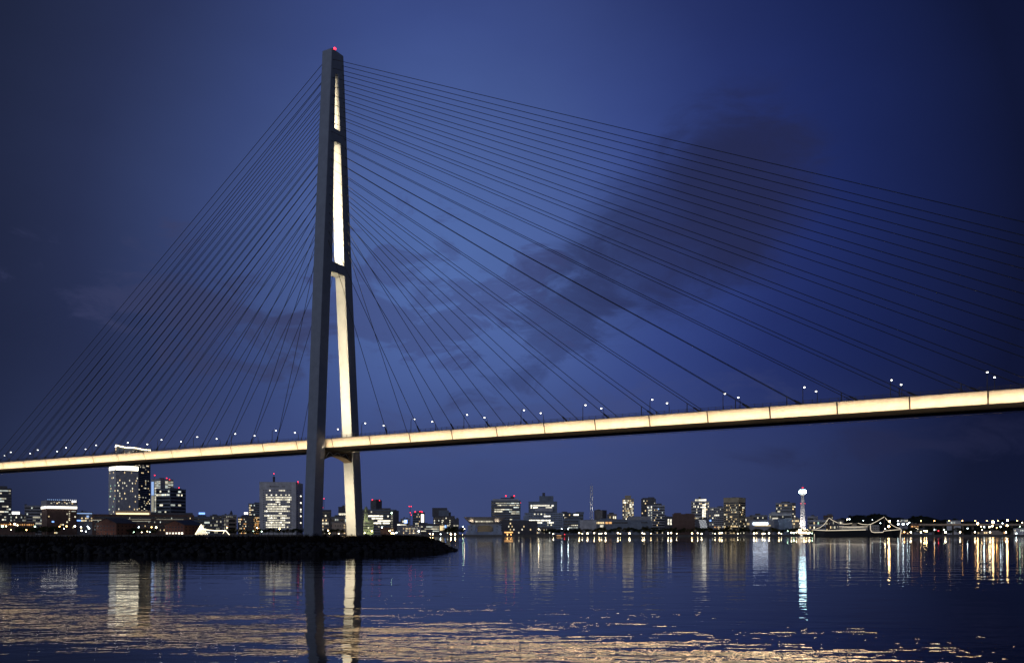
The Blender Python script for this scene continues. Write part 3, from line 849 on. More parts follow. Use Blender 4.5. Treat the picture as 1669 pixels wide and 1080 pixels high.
# --- brick warehouses
def warehouse(label, x0, x1, xs, yeave, yridge, Y, lit_ground):
    wv = (xs-x0)/F*Y; dep = 42.0
    r_ = empty('brick_warehouse', (PX(x0, Y), Y, GZ), R(-16), label, 'warehouse', 'red brick warehouses on the waterfront')
    he = PZ(yeave, Y)-GZ; hr = PZ(yridge, Y)-GZ
    MB().prism([(0, -.5), (wv, -.5), (wv, he), (wv*.5, hr-1.2), (0, he)], 0, dep).build('wall', 'brick', r_)
    rf = MB(); ov = 1.0
    for s_ in (0, 1):
        xa = -ov if s_ == 0 else wv+ov
        n_ = len(rf.v)
        rf.v += [(xa, -ov, he-.5), (wv*.5, -ov, hr-.6), (wv*.5, dep, hr-.6), (xa, dep, he-.5), (xa, -ov, he), (wv*.5, -ov, hr), (wv*.5, dep, hr), (xa, dep, he)]
        rf.f += [tuple(n_+j for j in q) for q in ((0, 3, 2, 1), (4, 5, 6, 7), (0, 1, 5, 4), (1, 2, 6, 5), (2, 3, 7, 6), (3, 0, 4, 7))]
    rf.build('roof', 'slateroof', r_)
    MB().prism([(wv*.30, he), (wv*.70, he), (wv*.70, he+3.2), (wv*.5, he+5.0), (wv*.30, he+3.2)], -1.0, 2.0).build('gable', 'brick', r_)
    for fl in range(3):
        for j in range(6):
            a = wv*(.06+.155*j); z = 1.0+fl*he*.31
            lit_ = fl == 0 and lit_ground
            lbox('lit_window' if lit_ else 'window', 'lgl' if lit_ else 'glass', r_, a, a+2.0+(1.0 if lit_ else 0), -.2, .05, z, z+(2.6 if lit_ else 2.2))
    for j in range(5):
        for fl in range(3): lbox('window', 'glass', r_, wv-.05, wv+.2, 3+8*j, 5+8*j, 1+fl*he*.31, 3.2+fl*he*.31)
    for j, f_ in enumerate((.2, .5, .8)):
        ld = bpy.data.lights.new('facade_uplight', 'SPOT'); ld.energy = 420; ld.color = (1, .58, .36); ld.spot_size = R(120); ld.shadow_soft_size = .5
        lo_ = bpy.data.objects.new('facade_uplight', ld); C.objects.link(lo_); lo_.parent = r_
        lo_.location = (wv*f_, -9, .6); lo_.rotation_euler = (R(112), 0, 0)
        lbox('uplight_housing', 'iron', r_, wv*f_-.5, wv*f_+.5, -9.9, -9.3, 0, 1.2)
    return r_
warehouse('red brick gabled warehouse at the left, beneath the hotel tower', 157, 210, 196, 852, 843.5, 1262, False)
warehouse('red brick gabled warehouse with bright ground-floor windows beside the light cone', 269, 316, 306, 855, 846.5, 1262, True)
# --- cone of light strings and lit canopy
Y = 1245.0
r_ = empty('light_cone', (PX(328, Y), Y, GZ), 0, 'tall cone of strung lights on the waterfront beside the brick warehouse', 'light cone')
zt_c = PZ(854, Y)-GZ
MB().tube([(0, 0, 0), (0, 0, zt_c)], .25, k=6).build('mast', 'iron', r_)
for j in range(11):
    t = -1+2*j/10
    MB().tube([(0, 0, zt_c), (t*9.2, -math.sqrt(max(0, 1-t*t))*4, .3)], .17, k=4).build('light_string', 'stringb', r_)
r_ = empty('lit_canopy', (PX(336, Y), Y, GZ), 0, 'low canopy outlined with warm string lights right of the light cone', 'canopy')
cz = lambda y_: PZ(y_, Y)-GZ
ax = lambda p_: PX(p_, Y)-PX(336, Y)
MB().tube([(ax(334.5), 0, cz(862.5)), (ax(352), 0, cz(864.2)), (ax(368), 0, cz(864))], .4, k=5).build('light_string', 'stringb', r_)
MB().tube([(ax(368), 0, cz(864)), (ax(374), 0, cz(871))], .36, k=5).build('light_string', 'stringb', r_)
MB().tube([(ax(366), 0, cz(864)), (ax(363.5), 0, cz(869))], .22, k=5).build('light_string', 'stringb', r_)
MB().box(ax(335), ax(368), .6, 8, cz(865.2), cz(864.4)).build('roof', 'slate', r_)
for p_ in (338, 352, 367): lbox('post', 'iron', r_, ax(p_)-.2, ax(p_)+.2, 3, 3.4, 0, cz(865.2))
# --- between cone and hotel
k = Bld('low office with a blue rooftop sign behind the light cone', 314, 343, 842, 1480, 'slate').bands(5).lit(5, 9, .55, ['lc', 'lw'], style='run')
MB().box(k.a(322), k.a(336), 3, 10, k.h+.01, k.z(838.8)).build('upper_block', 'dark', k.root); lbox('roof_sign', 'signb', k.root, k.a(324), k.a(334), 2.2, 3.4, k.z(837.6), k.z(834.6)); k.done()
Bld('small dim slab with a lit stairwell right of the blue-sign office', 342, 362, 840, 1800, 'grey', name='apartment_block', cat='apartment block').bands(5).lit(5, 6, .2, 'ldim').plant((.2, .6, .2, .8, 3)).done()
k = Bld('pale office with a dark pointed roof turret left of the white hotel', 362, 386, 839, 1900, 'pale').bands(6).lit(6, 8, .12, 'ldim')
MB().lathe([(3.2, k.h), (3.2, k.h+5), (.2, k.h+11)], k.w1*.62, k.w2*.3, 8).build('turret', 'dark', k.root); k.done()
Bld('small cream block lit warm on one side beneath the turret office', 365, 384.5, 844, 1560, 'stone', xc=372.5, name='apartment_block', cat='apartment block').bands(4, 's').lit(4, 4, .35, 'ldim').done()
Bld('apartment block dotted with amber windows left of the white hotel', 387.5, 402, 843, 1480, 'dark', name='apartment_block', cat='apartment block').lit(7, 6, .55, ['la', 'lw', 'lo']).done()
k = Bld('dark slab with a small white roof sign left of the white hotel', 394, 414, 840, 1560, 'dark', name='apartment_block', cat='apartment block').bands(6).lit(6, 6, .12, 'la'); k.rect('roof_sign', 'sign', 'f', 398, 404, 834.5, 837.5); lbox('sign_post', 'iron', k.root, k.a(400.5), k.a(401.5), .1, .6, k.h, k.z(835)); k.done()
Bld('slim apartment tower touching the left side of the white hotel', 405, 424, 820.5, 1680, 'slate', name='apartment_block', cat='apartment block').bands(13).lit(13, 7, .22, ['la', 'lc', 'lw']).lit(13, 1, 1, 'la', xa=406, xb=409).plant((.5, .95, .1, .8, 3)).done()
Bld('amber-lit apartment block at the foot of the slim tower', 412.5, 424, 841, 1600, 'brown', name='apartment_block', cat='apartment block').lit(10, 5, .72, ['la', 'lo']).done()
# --- white government / hotel block with lit floors
k = Bld('large white block with rows of bright floors and red roof lights left of the pylon', 423, 495, 786, 1450, 'pale', xc=482.5)
rowsl = [[(345, 375), (495, 568)], [], [(300, 318), (368, 392), (440, 468), (510, 532), (580, 612), (640, 660)], [(310, 662)], [(305, 662)], [(445, 517), (615, 660)], [(328, 466), (500, 516)],
         [(302, 660)], [(323, 612)], [(290, 660)], [(490, 542)], [(288, 612)], [(323, 466), (513, 657)], [(323, 584)], [(300, 657)], [(315, 585)], [(298, 585), (608, 632)]]
for i, rs in enumerate(rowsl):
    yy = 798.9+3.72*i
    for j in range(18):
        xpx = 429.4+2.62*j
        on = any(400+a/9-.6 < xpx < 400+b_/9+.6 for a, b_ in rs)
        a0 = k.a(xpx-.78); a1 = k.a(xpx+.78)
        if on: k.rects.append(('f', k.a(xpx-1.05), k.a(xpx+1.05), k.z(yy+1.0), k.z(yy-1.0), random.choice(['lw', 'lw', 'lgl', 'lw'])))
dk = MB()
for i in range(17):
    yy = 798.9+3.72*i
    for j in range(18):
        xpx = 429.4+2.62*j
        if not any(400+a/9-.6 < xpx < 400+b_/9+.6 for a, b_ in rowsl[i]): dk.box(k.a(xpx-.62), k.a(xpx+.62), -.12, .05, k.z(yy+.8), k.z(yy-.8))
    for xpx in (485.2, 491): dk.box(k.w1-.05, k.w1+.12, k.a(xpx-.6, 's'), k.a(xpx+.6, 's'), k.z(yy+.8), k.z(yy-.8))
o = dk.build('window', 'glass', k.root); o['kind'] = 'stuff'
for i in (2, 5, 8, 9, 11, 14): k.rect('lit_window', 'lgl', 's', 490, 492, 798.9+3.72*i-1, 798.9+3.72*i+1, t1=.3)
for xa, xb in ((440.2, 441.2), (441.4, 455), (459, 464.5)): k.rect('roof_sign', 'black', 'f', xa, xb, 791.6 if xa < 441 else 792.2, 793 if xa > 441 else 793.4)
lx = k.a(444.5); MB().tube([(lx, 9, k.h), (lx, 9, k.z(776))], 1.9, k=8).tube([(lx, 9, k.z(776)), (lx, 9, k.z(772))], .4, k=5).build('antenna_mast', 'iron', k.root)
ball('warning_light', 'red', k.root, lx, 9, k.z(771), .8)
k.red((428, 785), (454.5, 785), (482, 783.5), (493, 786)); k.done()
# --- seen between the pylon legs
k = Bld('dark block with an antenna mast seen between the pylon legs at left', 508, 540, 831, 1720, 'dark').bands(7).lit(7, 9, .15, ['la', 'lw']); lx = k.a(528)
MB().tube([(lx, 5, k.h), (lx, 5, k.z(812))], .5, k=5).build('antenna_mast', 'iron', k.root); ball('warning_light', 'red', k.root, lx, 5, k.z(812), .9); ball('warning_light', 'red', k.root, lx-2.5, 5, k.z(826.5), .8); k.done()
Bld('small apartment block with a few warm windows between the pylon legs', 522, 540, 844, 1500, 'stone', name='apartment_block', cat='apartment block', xc=536).bands(5).lit(5, 5, .3, ['la', 'lw']).done()
k = Bld('dark tower with white-lit terrace half hidden by the lit pylon leg', 551.5, 572, 826, 1800, 'dark').bands(6, lo=860, hi=840); k.rect('light_band', 'lw', 'f', 552, 568, 836, 838); k.lit(1, 5, .6, 'lw', lo=840, hi=837.5); k.plant((.3, .9, .2, .8, 4)); k.done()
Bld('grey terrace building below the white-lit tower between the legs', 538, 566, 842, 1600, 'grey').bands(3).lit(3, 8, .15, 'lc').done()
k = Bld('low tan stone hall with arched windows between the pylon legs', 541, 572, 852, 1340, 'stone', name='stone_hall', cat='hall').lit(4, 1, .8, 'la', xa=560, xb=563)
for j in range(4): k.rect('window', 'glass', 'f', 546+4*j, 547.6+4*j, 855, 857)
k.done()
# --- customs house with domed tower
k = Bld('cream green floodlit customs house with a domed tower beside the pylon', 586, 609, 848.5, 1400, 'sage', name='customs_house', cat='customs house')
for fl in range(4): k.lit(1, 7, .22, ['ldim', 'lw'], lo=851+fl*4.4+2, hi=851+fl*4.4-2, wh=.55)
k.bands(4, lo=867, hi=850, frac=.28)
tx = k.a(596.6); tw = 2.9
MB().box(tx-tw, tx+tw, 2, 2+2*tw, k.h+.01, k.z(834.5)).build('tower_shaft', 'sage', k.root)
MB().lathe([(tw*.86, k.z(834.5)), (tw*.86, k.z(830)), (tw*.95, k.z(829.8)), (tw*.9, k.z(827.4)), (tw*.55, k.z(825.5)), (.25, k.z(824.6)), (.15, k.z(822.5))], tx, 2+tw, 14).build('dome', 'sage', k.root, smooth=True)
lbox('clock', 'glass', k.root, tx-.8, tx+.8, 1.8, 2.1, k.z(842.5), k.z(840.5))
for j, (lx, lz, rxx) in enumerate(((tx, k.h+1.5, 128), (k.a(596), .6, 125), (k.a(604), .6, 125))):
    ld = bpy.data.lights.new('facade_uplight', 'SPOT'); ld.energy = 2600 if j else 1500; ld.color = (.95, 1, .55); ld.spot_size = R(110); ld.shadow_soft_size = .5
    lo_ = bpy.data.objects.new('facade_uplight', ld); C.objects.link(lo_); lo_.parent = k.root; lo_.location = (lx, -12 if j else -6, lz); lo_.rotation_euler = (R(rxx-10), 0, 0)
k.done()
k = Bld('dark rooftop tower with two red lights right of the pylon', 603.8, 622.5, 815.5, 1900, 'dark', xc=613)
k.rect('window_band', 'glass', 'f', 605, 612, 818, 825); k.plant((.1, .9, .1, .9, 3)); k.red((604.6, 813.8), (620.6, 815)); k.done()
k = Bld('wide grey office with four broken rows of white light right of the pylon', 590, 642, 830.5, 1600, 'slate').bands(9).plant((.55, .9, .1, .8, 3.5))
for xa, xb, ya, yb in ((600, 618.5, 839.2, 841.8), (620, 624, 839.6, 841.6), (606, 612, 843.2, 845.6), (613, 624, 843.6, 845.4), (615.5, 636.5, 847, 849.8), (609, 621, 851, 852.8), (624, 635, 851, 853), (602, 607, 839.5, 841.5), (631.5, 633.5, 839.5, 842)): k.rect('lit_window', 'lgl', 'f', xa, xb, ya, yb)
k.lit(8, 16, .06, ['lw', 'ldim']); k.done()
k = Bld('narrow dark slab with a green roof lamp right of the wide grey office', 636.5, 650, 832.5, 1550, 'dark', xc=641); k.lit(9, 1, .9, 'ldim'); ball('roof_lamp', 'lampg', k.root, k.w1*.5, -.5, k.z(835.5), 1.2); k.done()
k = Bld('tan low house at the grass edge right of the pylon', 620, 642, 860, 1320, 'brown', name='town_house', cat='house').lit(2, 7, .2, ['la']); k.done()
k = Bld('small block carrying a square blue and white sign', 653, 668, 845.5, 1500, 'grey').bands(5, m=.06).lit(4, 6, .2, 'lw')
k.rect('sign_board', 'signb', 'f', 658.6, 664, 846.6, 852)
for j in range(3): k.rect('sign_stripe', 'sign', 'f', 659.8, 662.6, 847.5+1.5*j, 848.3+1.5*j, t1=.7)
k.done()
Bld('low grey block with a bright roof edge left of the blue sign block', 647, 662, 853, 1420, 'grey', name='apartment_block', cat='apartment block').lit(1, 3, 1, 'lgl', lo=856, hi=853.3, ww=.9).lit(3, 7, .2, 'ldim', lo=867, hi=857).done()
Bld('low shop row with small yellow lit windows behind the tip of the grass', 656, 686, 858, 1330, 'grey', name='shop_row', cat='shop').lit(3, 14, .4, ['la', 'ldim', 'lw']).done()
r_ = empty('antenna_mast', (PX(668.6, 1600), 1600, GZ), 0, 'thin lattice antenna mast with twin red lights at its top', 'antenna mast')
zz = PZ(824, 1600)-GZ
mb = MB()
for sx in (-1, 1):
    for sy in (-1, 1): mb.tube([(sx*1.1, sy*1.1, 0), (sx*.45, sy*.45, zz)], .14, k=4)
for i in range(16):
    s_ = (-1)**i; mb.tube([(-1.0*s_, -1, zz*i/16), (.9*s_, -.9, zz*(i+1)/16)], .08, k=3)
mb.build('lattice', 'iron', r_)
for px in (667, 670.2): ball('warning_light', 'red', r_, PX(px, 1600)-PX(668.6, 1600), 0, PZ(824.7, 1600)-GZ, .85)
lbox('cross_arm', 'iron', r_, -2.4, 2.4, -.2, .2, zz-1.2, zz-.8)
ball('warning_light', 'red', r_, .3, -1.2, PZ(834.8, 1600)-GZ, .75); ball('warning_light', 'red', r_, 2.2, -1.2, PZ(838.6, 1600)-GZ, .75)
k = Bld('slim tower with one glowing white column and red roof lights', 672.5, 692.5, 835, 1800, 'slate', xc=685); k.bands(9).lit(9, 6, .35, ['lw', 'ldim', 'la'])
k.rect('light_column', 'bandw', 's', 686.4, 690.6, 837.5, 850.5); k.red((676, 833.4), (684, 833), (687, 833), (690.2, 834)); k.done()
k = Bld('low office with long bright window rows right of the grass tip', 683, 717, 855, 1380, 'dark').lit(4, 12, .72, ['lw', 'ldim', 'ldim', 'lc'], style='run', wh=.42); k.done()
k = Bld('small shop with a yellow panel and a blue sign at its corner', 716, 728, 855, 1370, 'dark', name='shop_row', cat='shop'); k.rect('lit_window', 'la', 'f', 717, 722.8, 856, 864, t1=.3); k.rect('lit_window', 'lw', 'f', 723.2, 724.6, 856, 863); k.rect('blue_sign', 'signb', 'f', 725, 727.2, 855.4, 859.5); k.done()
k = Bld('dark stepped office with stacked roof blocks left of the ferry terminal', 706, 741, 841, 1640, 'dark'); k.bands(7).lit(7, 14, .10, ['lw', 'lc'])
k.block(704.5, 729, 827, mat='dark'); k.block(715, 731.5, 831, mat='slate', d0=.05, d1=.12); k.block(731, 735, 834, mat='dark', d0=.3, d1=.7)
k.lit(4, 1, .8, 'lw', xa=719.5, xb=722, lo=858, hi=846).lit(5, 1, .9, 'lw', xa=732, xb=734.5, lo=862, hi=846); k.done()
Bld('low dark annex with a lit roof line beside the stepped office', 738, 748, 846, 1600, 'dark').lit(1, 2, 1, 'lw', lo=858, hi=854).done()
# --- ferry terminal with flared roof
Y = 1240.0
r_ = empty('ferry_terminal', (PX(789.5, Y), Y, GZ), 0, 'ferry terminal with a wide flared roof on two lit pillars at the water', 'ferry terminal')
tx = lambda p_: PX(p_, Y)-PX(789.5, Y); tz = lambda y_: PZ(y_, Y)-GZ
fl = MB()
bt, tp = (765, 813.5), (756, 823)
n_ = 8
fl.v += [(tx(bt[0]), 6, tz(853)), (tx(bt[1]), 6, tz(853)), (tx(bt[1]), 30, tz(853)), (tx(bt[0]), 30, tz(853)),
         (tx(tp[0]), -2, tz(842.6)), (tx(tp[1]), -2, tz(842.6)), (tx(tp[1]), 38, tz(842.6)), (tx(tp[0]), 38, tz(842.6))]
fl.f += [(0, 3, 2, 1), (4, 5, 6, 7), (0, 1, 5, 4), (1, 2, 6, 5), (2, 3, 7, 6), (3, 0, 4, 7)]
fl.build('flared_roof', 'grey', r_)
MB().box(tx(tp[0])-.3, tx(tp[1])+.3, -2.4, 38.4, tz(842.6)+.01, tz(841.9)).build('roof_edge', 'grey', r_)
MB().box(tx(766), tx(813), 7, 29, tz(855.5), tz(853)-.01).build('soffit', 'grey', r_)
for xa, xb in ((762, 775), (804, 816.5)):
    MB().box(tx(xa), tx(xb), 4, 28, tz(865), tz(855.3)).build('pillar', 'blue', r_)
    for yy in (857, 862.6): lbox('pillar_window', 'glass', r_, tx((xa+xb)/2)-.6, tx((xa+xb)/2)+.6, 3.8, 4.1, tz(yy+.6), tz(yy-.6))
for xa, xb in ((759.5, 777.5), (802, 818.5)): MB().box(tx(xa), tx(xb), -1, 28, -.5, tz(865.2)).build('plinth', 'blue', r_)
ab = MB(); K_ = 10
for i in range(K_):
    q0, q1 = -1+2*i/K_, -1+2*(i+1)/K_
    f_ = lambda q: tz(861.5)+(tz(855.8)-tz(861.5))*(1-q**4)
    ab.prism([(tx(790)+q0*tx(804), f_(q0)), (tx(790)+q1*tx(804), f_(q1)), (tx(790)+q1*tx(804), tz(855.2)), (tx(790)+q0*tx(804), tz(855.2))], 3.6, 6)
ab.build('arch', 'grey', r_)
MB().box(tx(777), tx(802.5), 14, 26, tz(868), tz(855)).build('hall_glazing', 'glass', r_)
MB().box(tx(777.6), tx(801.9), 1, 20, -.5, tz(866)).build('dock_hall', 'blue', r_)
for j in range(7): lbox('lit_window', 'lw', r_, tx(775.5+4.2*j), tx(779+4.2*j), 3.7, 4.2, tz(850.2), tz(848.8)) if False else lbox('lit_window', 'lw', r_, tx(775+4.2*j), tx(778.4+4.2*j), 1.4, 4.0, tz(850.0), tz(848.8))
for px in (768.5, 810):
    ld = bpy.data.lights.new('roof_uplight', 'SPOT'); ld.energy = 3400; ld.color = (1, .76, .48); ld.spot_size = R(74); ld.spot_blend = .8; ld.shadow_soft_size = .4
    lo_ = bpy.data.objects.new('roof_uplight', ld); C.objects.link(lo_); lo_.parent = r_; lo_.location = (tx(px), .2, tz(854.5)); lo_.rotation_euler = (R(158), 0, 0)
    for q in (-1.1, 1.1): lbox('vent', 'black', r_, tx(px)+q-.7, tx(px)+q+.7, 2.8, 5, tz(850.4), tz(849.2))
# --- offices behind it
k = Bld('blue-grey office with lit floors, a rooftop frame and red corner lights', 800.5, 848.5, 816, 1550, 'slate')
k.bands(13)
for yy, xa, xb in ((819.6, 808, 846.5), (822.9, 811, 847), (829.8, 806, 835), (833, 806, 820), (833.4, 830, 847), (836.4, 833, 847), (846, 831, 835), (826.4, 837, 846)):
    x_ = xa
    while x_ < xb:
        e_ = min(xb, x_+random.choice((2.5, 4, 6.5))); k.rects.append(('f', k.a(x_), k.a(e_-.5), k.z(yy+.8), k.z(yy-.8), random.choice(['lw', 'lc', 'ldim', 'lw']))); x_ = e_
k.block(803, 845, 812.6, mat='pale', d0=.02, d1=.9); k.block(816, 838, 810.6, 811.5, mat='dark', d0=.2, d1=.7, name='roof_frame'); k.block(832, 838.5, 807.5, 810.6, mat='dark', d0=.3, d1=.6, name='roof_frame')
k.red((824.5, 807.4), (838, 807.4), (801.6, 818.4), (848, 818.6), r=1.2); k.done()
k = Bld('upper block with two white window rows above the wide grid office', 861.5, 908, 817.6, 1520, 'slate', xc=None)
for xa, xb, yy in ((865, 867.5, 823.6), (869, 896, 823.4), (899, 902, 823.6), (865, 867, 826.8), (869, 876.5, 826.8), (889.5, 899.5, 826.6)): k.rect('lit_window', 'lgl', 'f', xa, xb, yy-1.2, yy+1.1)
k.block(879, 902, 807.5, mat='slate', d0=.2, d1=.7); k.block(884, 888.5, 802.2, mat='dark', d0=.3, d1=.5, name='roof_stack'); k.block(872, 901, 827.6, 833, mat='pale', d0=-.1, d1=.02, name='balcony_screen'); k.done()
k = Bld('wide pale grid office with rows of square windows right of the terminal', 855, 918, 836, 1440, 'blue', depth=40)
for i, yy in enumerate((837.3, 840.7, 844.2, 847.6, 851.2, 855, 858.6)):
    for j in range(22):
        xpx = 858+2.7*j
        on = (i == 1 and 886 < xpx < 897) or (i == 3 and 860 < xpx < 897) or (i == 4 and (875 < xpx < 884 or 892 < xpx < 902)) or (i == 0 and 870 < xpx < 890 and j % 2) or (i == 5 and 888 < xpx < 899 and j % 2)
        if on: k.rects.append(('f', k.a(xpx-1.1), k.a(xpx+1.1), k.z(yy+1), k.z(yy-1), 'lgl' if i in (1, 3, 4) else 'lw'))
        elif j % 1 == 0: k.rects.append(('f', k.a(xpx-.7), k.a(xpx+.7), k.z(yy+.75), k.z(yy-.75), 'glass'))
k.block(853, 862, 840, 866, mat='blue', d0=-.05, d1=.3, name='side_wing'); k.done()
k = Bld('long low dark sheds at the water between terminal and grid office', 818, 876, 849, 1330, 'dark', name='warehouse_shed', cat='shed', depth=25); k.lit(4, 20, .12, ['lw', 'la', 'ldim']); k.rect('light_band', 'lo', 'f', 822, 836, 866, 868); k.block(834, 858, 846.5, mat='slate'); k.done()
Bld('low dark waterside block in front of the wide grid office', 874, 902, 860, 1290, 'dark', name='warehouse_shed', cat='shed').lit(2, 12, .3, ['lw', 'la', 'lc']).done()
Bld('dark slope-roofed block right of the wide grid office', 912, 930, 835.5, 1700, 'dark').bands(7).lit(7, 7, .16, ['la', 'lw']).plant((.2, .7, .2, .8, 3)).done()
k = Bld('dim terrace block with a bright roof panel left of the lattice mast', 922, 951, 836, 1850, 'slate').bands(6).lit(6, 10, .08, 'lw'); k.rect('roof_sign', 'lgl', 'f', 935, 943, 837.4, 839.6); k.block(938, 952, 833.5, mat='slate'); k.done()
Bld('grey low office with a white-lit ground floor left of the museum', 918, 946, 846, 1380, 'slate').bands(5).lit(1, 5, .9, 'lw', lo=857, hi=854, xa=931, xb=945).lit(1, 6, .7, 'lc', lo=861, hi=857.5, xa=926, xb=945).done()
# lattice mast
Y = 1650.0
r_ = empty('lattice_mast', (PX(964, Y), Y, GZ), 0, 'tall pale square lattice mast standing alone in the skyline', 'mast')
zz = PZ(791, Y)-GZ; hw = 2.5
for sx in (-1, 1):
    for sy in (-1, 1): MB().tube([(sx*hw, sy*hw, 0), (sx*hw*.85, sy*hw*.85, zz)], .2, k=5).build('leg', 'whitepaint', r_)
mb = MB()
for i in range(14):
    z0_, z1_ = zz*i/14, zz*(i+1)/14
    for a, b_ in (((-1, -1), (1, -1)), ((1, -1), (1, 1)), ((1, 1), (-1, 1)), ((-1, 1), (-1, -1))):
        mb.tube([(a[0]*hw*.93, a[1]*hw*.93, z0_), (b_[0]*hw*.93, b_[1]*hw*.93, z1_)], .17, k=3); mb.tube([(b_[0]*hw*.93, b_[1]*hw*.93, z0_), (a[0]*hw*.93, a[1]*hw*.93, z1_)], .17, k=3)
mb.build('bracing', 'whitepaint', r_)
MB().tube([(0, 0, zz), (0, 0, zz+5)], .15, k=4).build('spike', 'whitepaint', r_)
for z_, en in ((4, 22000), (40, 22000)):
    ld = bpy.data.lights.new('mast_uplight', 'SPOT'); ld.energy = en; ld.color = (1, .93, .78); ld.spot_size = R(70); ld.shadow_soft_size = .4
    lo_ = bpy.data.objects.new('mast_uplight', ld); C.objects.link(lo_); lo_.parent = r_; lo_.location = (-2, -22, z_); lo_.rotation_euler = (R(142), 0, 0)
Bld('black windowless cube building right of the lattice mast', 968.5, 989, 831.5, 1680, 'dark', name='cube_building', cat='building', xc=982).done()
Bld('small cream block with warm windows right of the black cube', 989.5, 1005, 838, 1720, 'stone', name='apartment_block', cat='apartment block').lit(4, 5, .5, ['la', 'lw']).plant((.2, .7, .1, .7, 4)).done()
k = Bld('long pale museum with an orange-lit gallery behind the promenade trees', 942, 1062, 848, 1330, 'slate', name='museum', cat='museum', depth=36)
k.block(945, 972, 847.2, 868, mat='pale', d0=-.12, d1=.5, name='left_wing'); k.block(1023, 1061, 841, 868, mat='grey', d0=.1, d1=.9, name='right_wing'); k.block(978, 996, 844, mat='slate', name='roof_pavilion')
for xa, xb, m_ in ((971.5, 985, 'la'), (987, 997, 'lo')):
    for j in range(5): k.rect('lit_window', m_, 'f', xa+(xb-xa)*j/5, xa+(xb-xa)*(j+.85)/5, 850, 853)
k.rect('window_band', 'glass', 'f', 998, 1023, 850, 852.6); k.rect('window_band', 'glass', 'f', 1045, 1055, 850, 852); k.rect('lit_window', 'lgl', 'f', 978, 983.5, 855, 859); k.done()
k = Bld('slim tower glowing with warm windows, taller centre, behind the museum', 1014.5, 1033, 813, 1620, 'stone', name='apartment_tower', cat='apartment tower'); k.lit(17, 11, .55, ['la', 'lw', 'lgl', 'ldim'], ww=.75, wh=.6)
k.block(1018.5, 1028.5, 807, mat='tan', d0=-.02, d1=.8); k.done()
k = Bld('dark round-topped tower with few lights left of the brown block', 1045, 1069, 813, 1720, 'dark', name='apartment_tower', cat='apartment tower'); k.bands(14).lit(14, 9, .10, ['la', 'lw']); k.block(1047, 1067, 810.6, mat='dark', d0=.1, d1=.9); k.block(1056, 1066, 809.6, 810.6, mat='dark', d0=.2, d1=.8); k.done()
k = Bld('pale angular tower with white-lit left face and a blue lamp', 1054.5, 1083.5, 823.5, 1500, 'pale', xc=1063, name='apartment_tower', cat='apartment tower'); k.bands(11, 's').lit(11, 5, .42, ['lw', 'lc']).lit(11, 9, .14, ['lw', 'lc', 'la'], face='s'); k.lit(1, 4, .8, 'lgl', lo=827, hi=823.8)
ball('blue_lamp', 'stripb', k.root, k.w1+.5, k.a(1073, 's'), k.z(829), 1.4); k.plant((.4, .9, .3, .8, 4)); k.done()
k = Bld('short block with two white window columns left of the brown block', 1083, 1097, 842, 1480, 'dark', name='apartment_block', cat='apartment block'); k.lit(5, 2, 1, 'lgl', xa=1087.5, xb=1095.5, lo=855, hi=845, ww=.6, wh=.6); k.done()
k = Bld('unlit brown block of uneven height behind the promenade trees', 1096, 1132.5, 838, 1400, 'brown', name='office_building'); k.block(1098.5, 1110, 835.2, mat='brown', d0=.05); k.block(1117, 1129, 836.2, mat='brown'); k.done()
k = Bld('bright tower with a glowing window column and terraced crown', 1126.5, 1156.5, 817, 1620, 'pale', name='apartment_tower', cat='apartment tower'); k.bands(11).lit(11, 12, .32, ['la', 'lw', 'lw'])
k.lit(12, 2, 1, 'lgl', xa=1144.5, xb=1150.5, lo=846, hi=821, ww=.85, wh=.65); k.lit(1, 9, .9, 'lgl', lo=827.5, hi=824.5, xa=1137, xb=1150)
k.block(1132.5, 1151.5, 812, mat='pale', d0=.05, d1=.8)
for j in range(8): lbox('lit_window', 'lgl' if j > 2 else 'lw', k.root, k.a(1133+2.3*j), k.a(1134.8+2.3*j), k.w2*.05-.25, k.w2*.05+.1, k.z(816), k.z(813.2))
k.block(1138.5, 1142, 809, 812, mat='dark', d0=.3, d1=.5, name='roof_stack'); k.done()
k = Bld('grey ribbed apartment slab left of the tan tower', 1152.5, 1180.5, 827, 1560, 'pale', name='apartment_block', cat='apartment block'); k.bands(12).lit(12, 11, .14, ['la', 'lw', 'ldim'])
for j in range(9): k.put('rib', 'pale', 'f', k.w1*(.02+.118*j), k.w1*(.02+.118*j)+.8, .5, k.h-.5, t1=.5)
k.rect('lit_window', 'lgl', 'f', 1165, 1172, 838, 840.3); k.rect('blue_sign', 'signb', 'f', 1156, 1159, 846.6, 849); k.lit(1, 6, .8, ['la', 'lo'], lo=860, hi=857, xa=1162, xb=1175); k.plant((.6, .9, .2, .8, 3)); k.done()
k = Bld('tan tower with blank top storeys and scattered warm windows', 1179, 1215.5, 811, 1500, 'tan', xc=1204, name='apartment_tower', cat='apartment tower'); k.bands(14, 'f', hi=817).bands(14, 's', hi=817).lit(14, 12, .20, ['la', 'lw', 'la'], hi=817).lit(14, 6, .28, ['la', 'lw'], face='s', hi=817).lit(1, 7, .8, 'la', lo=859, hi=856); k.done()
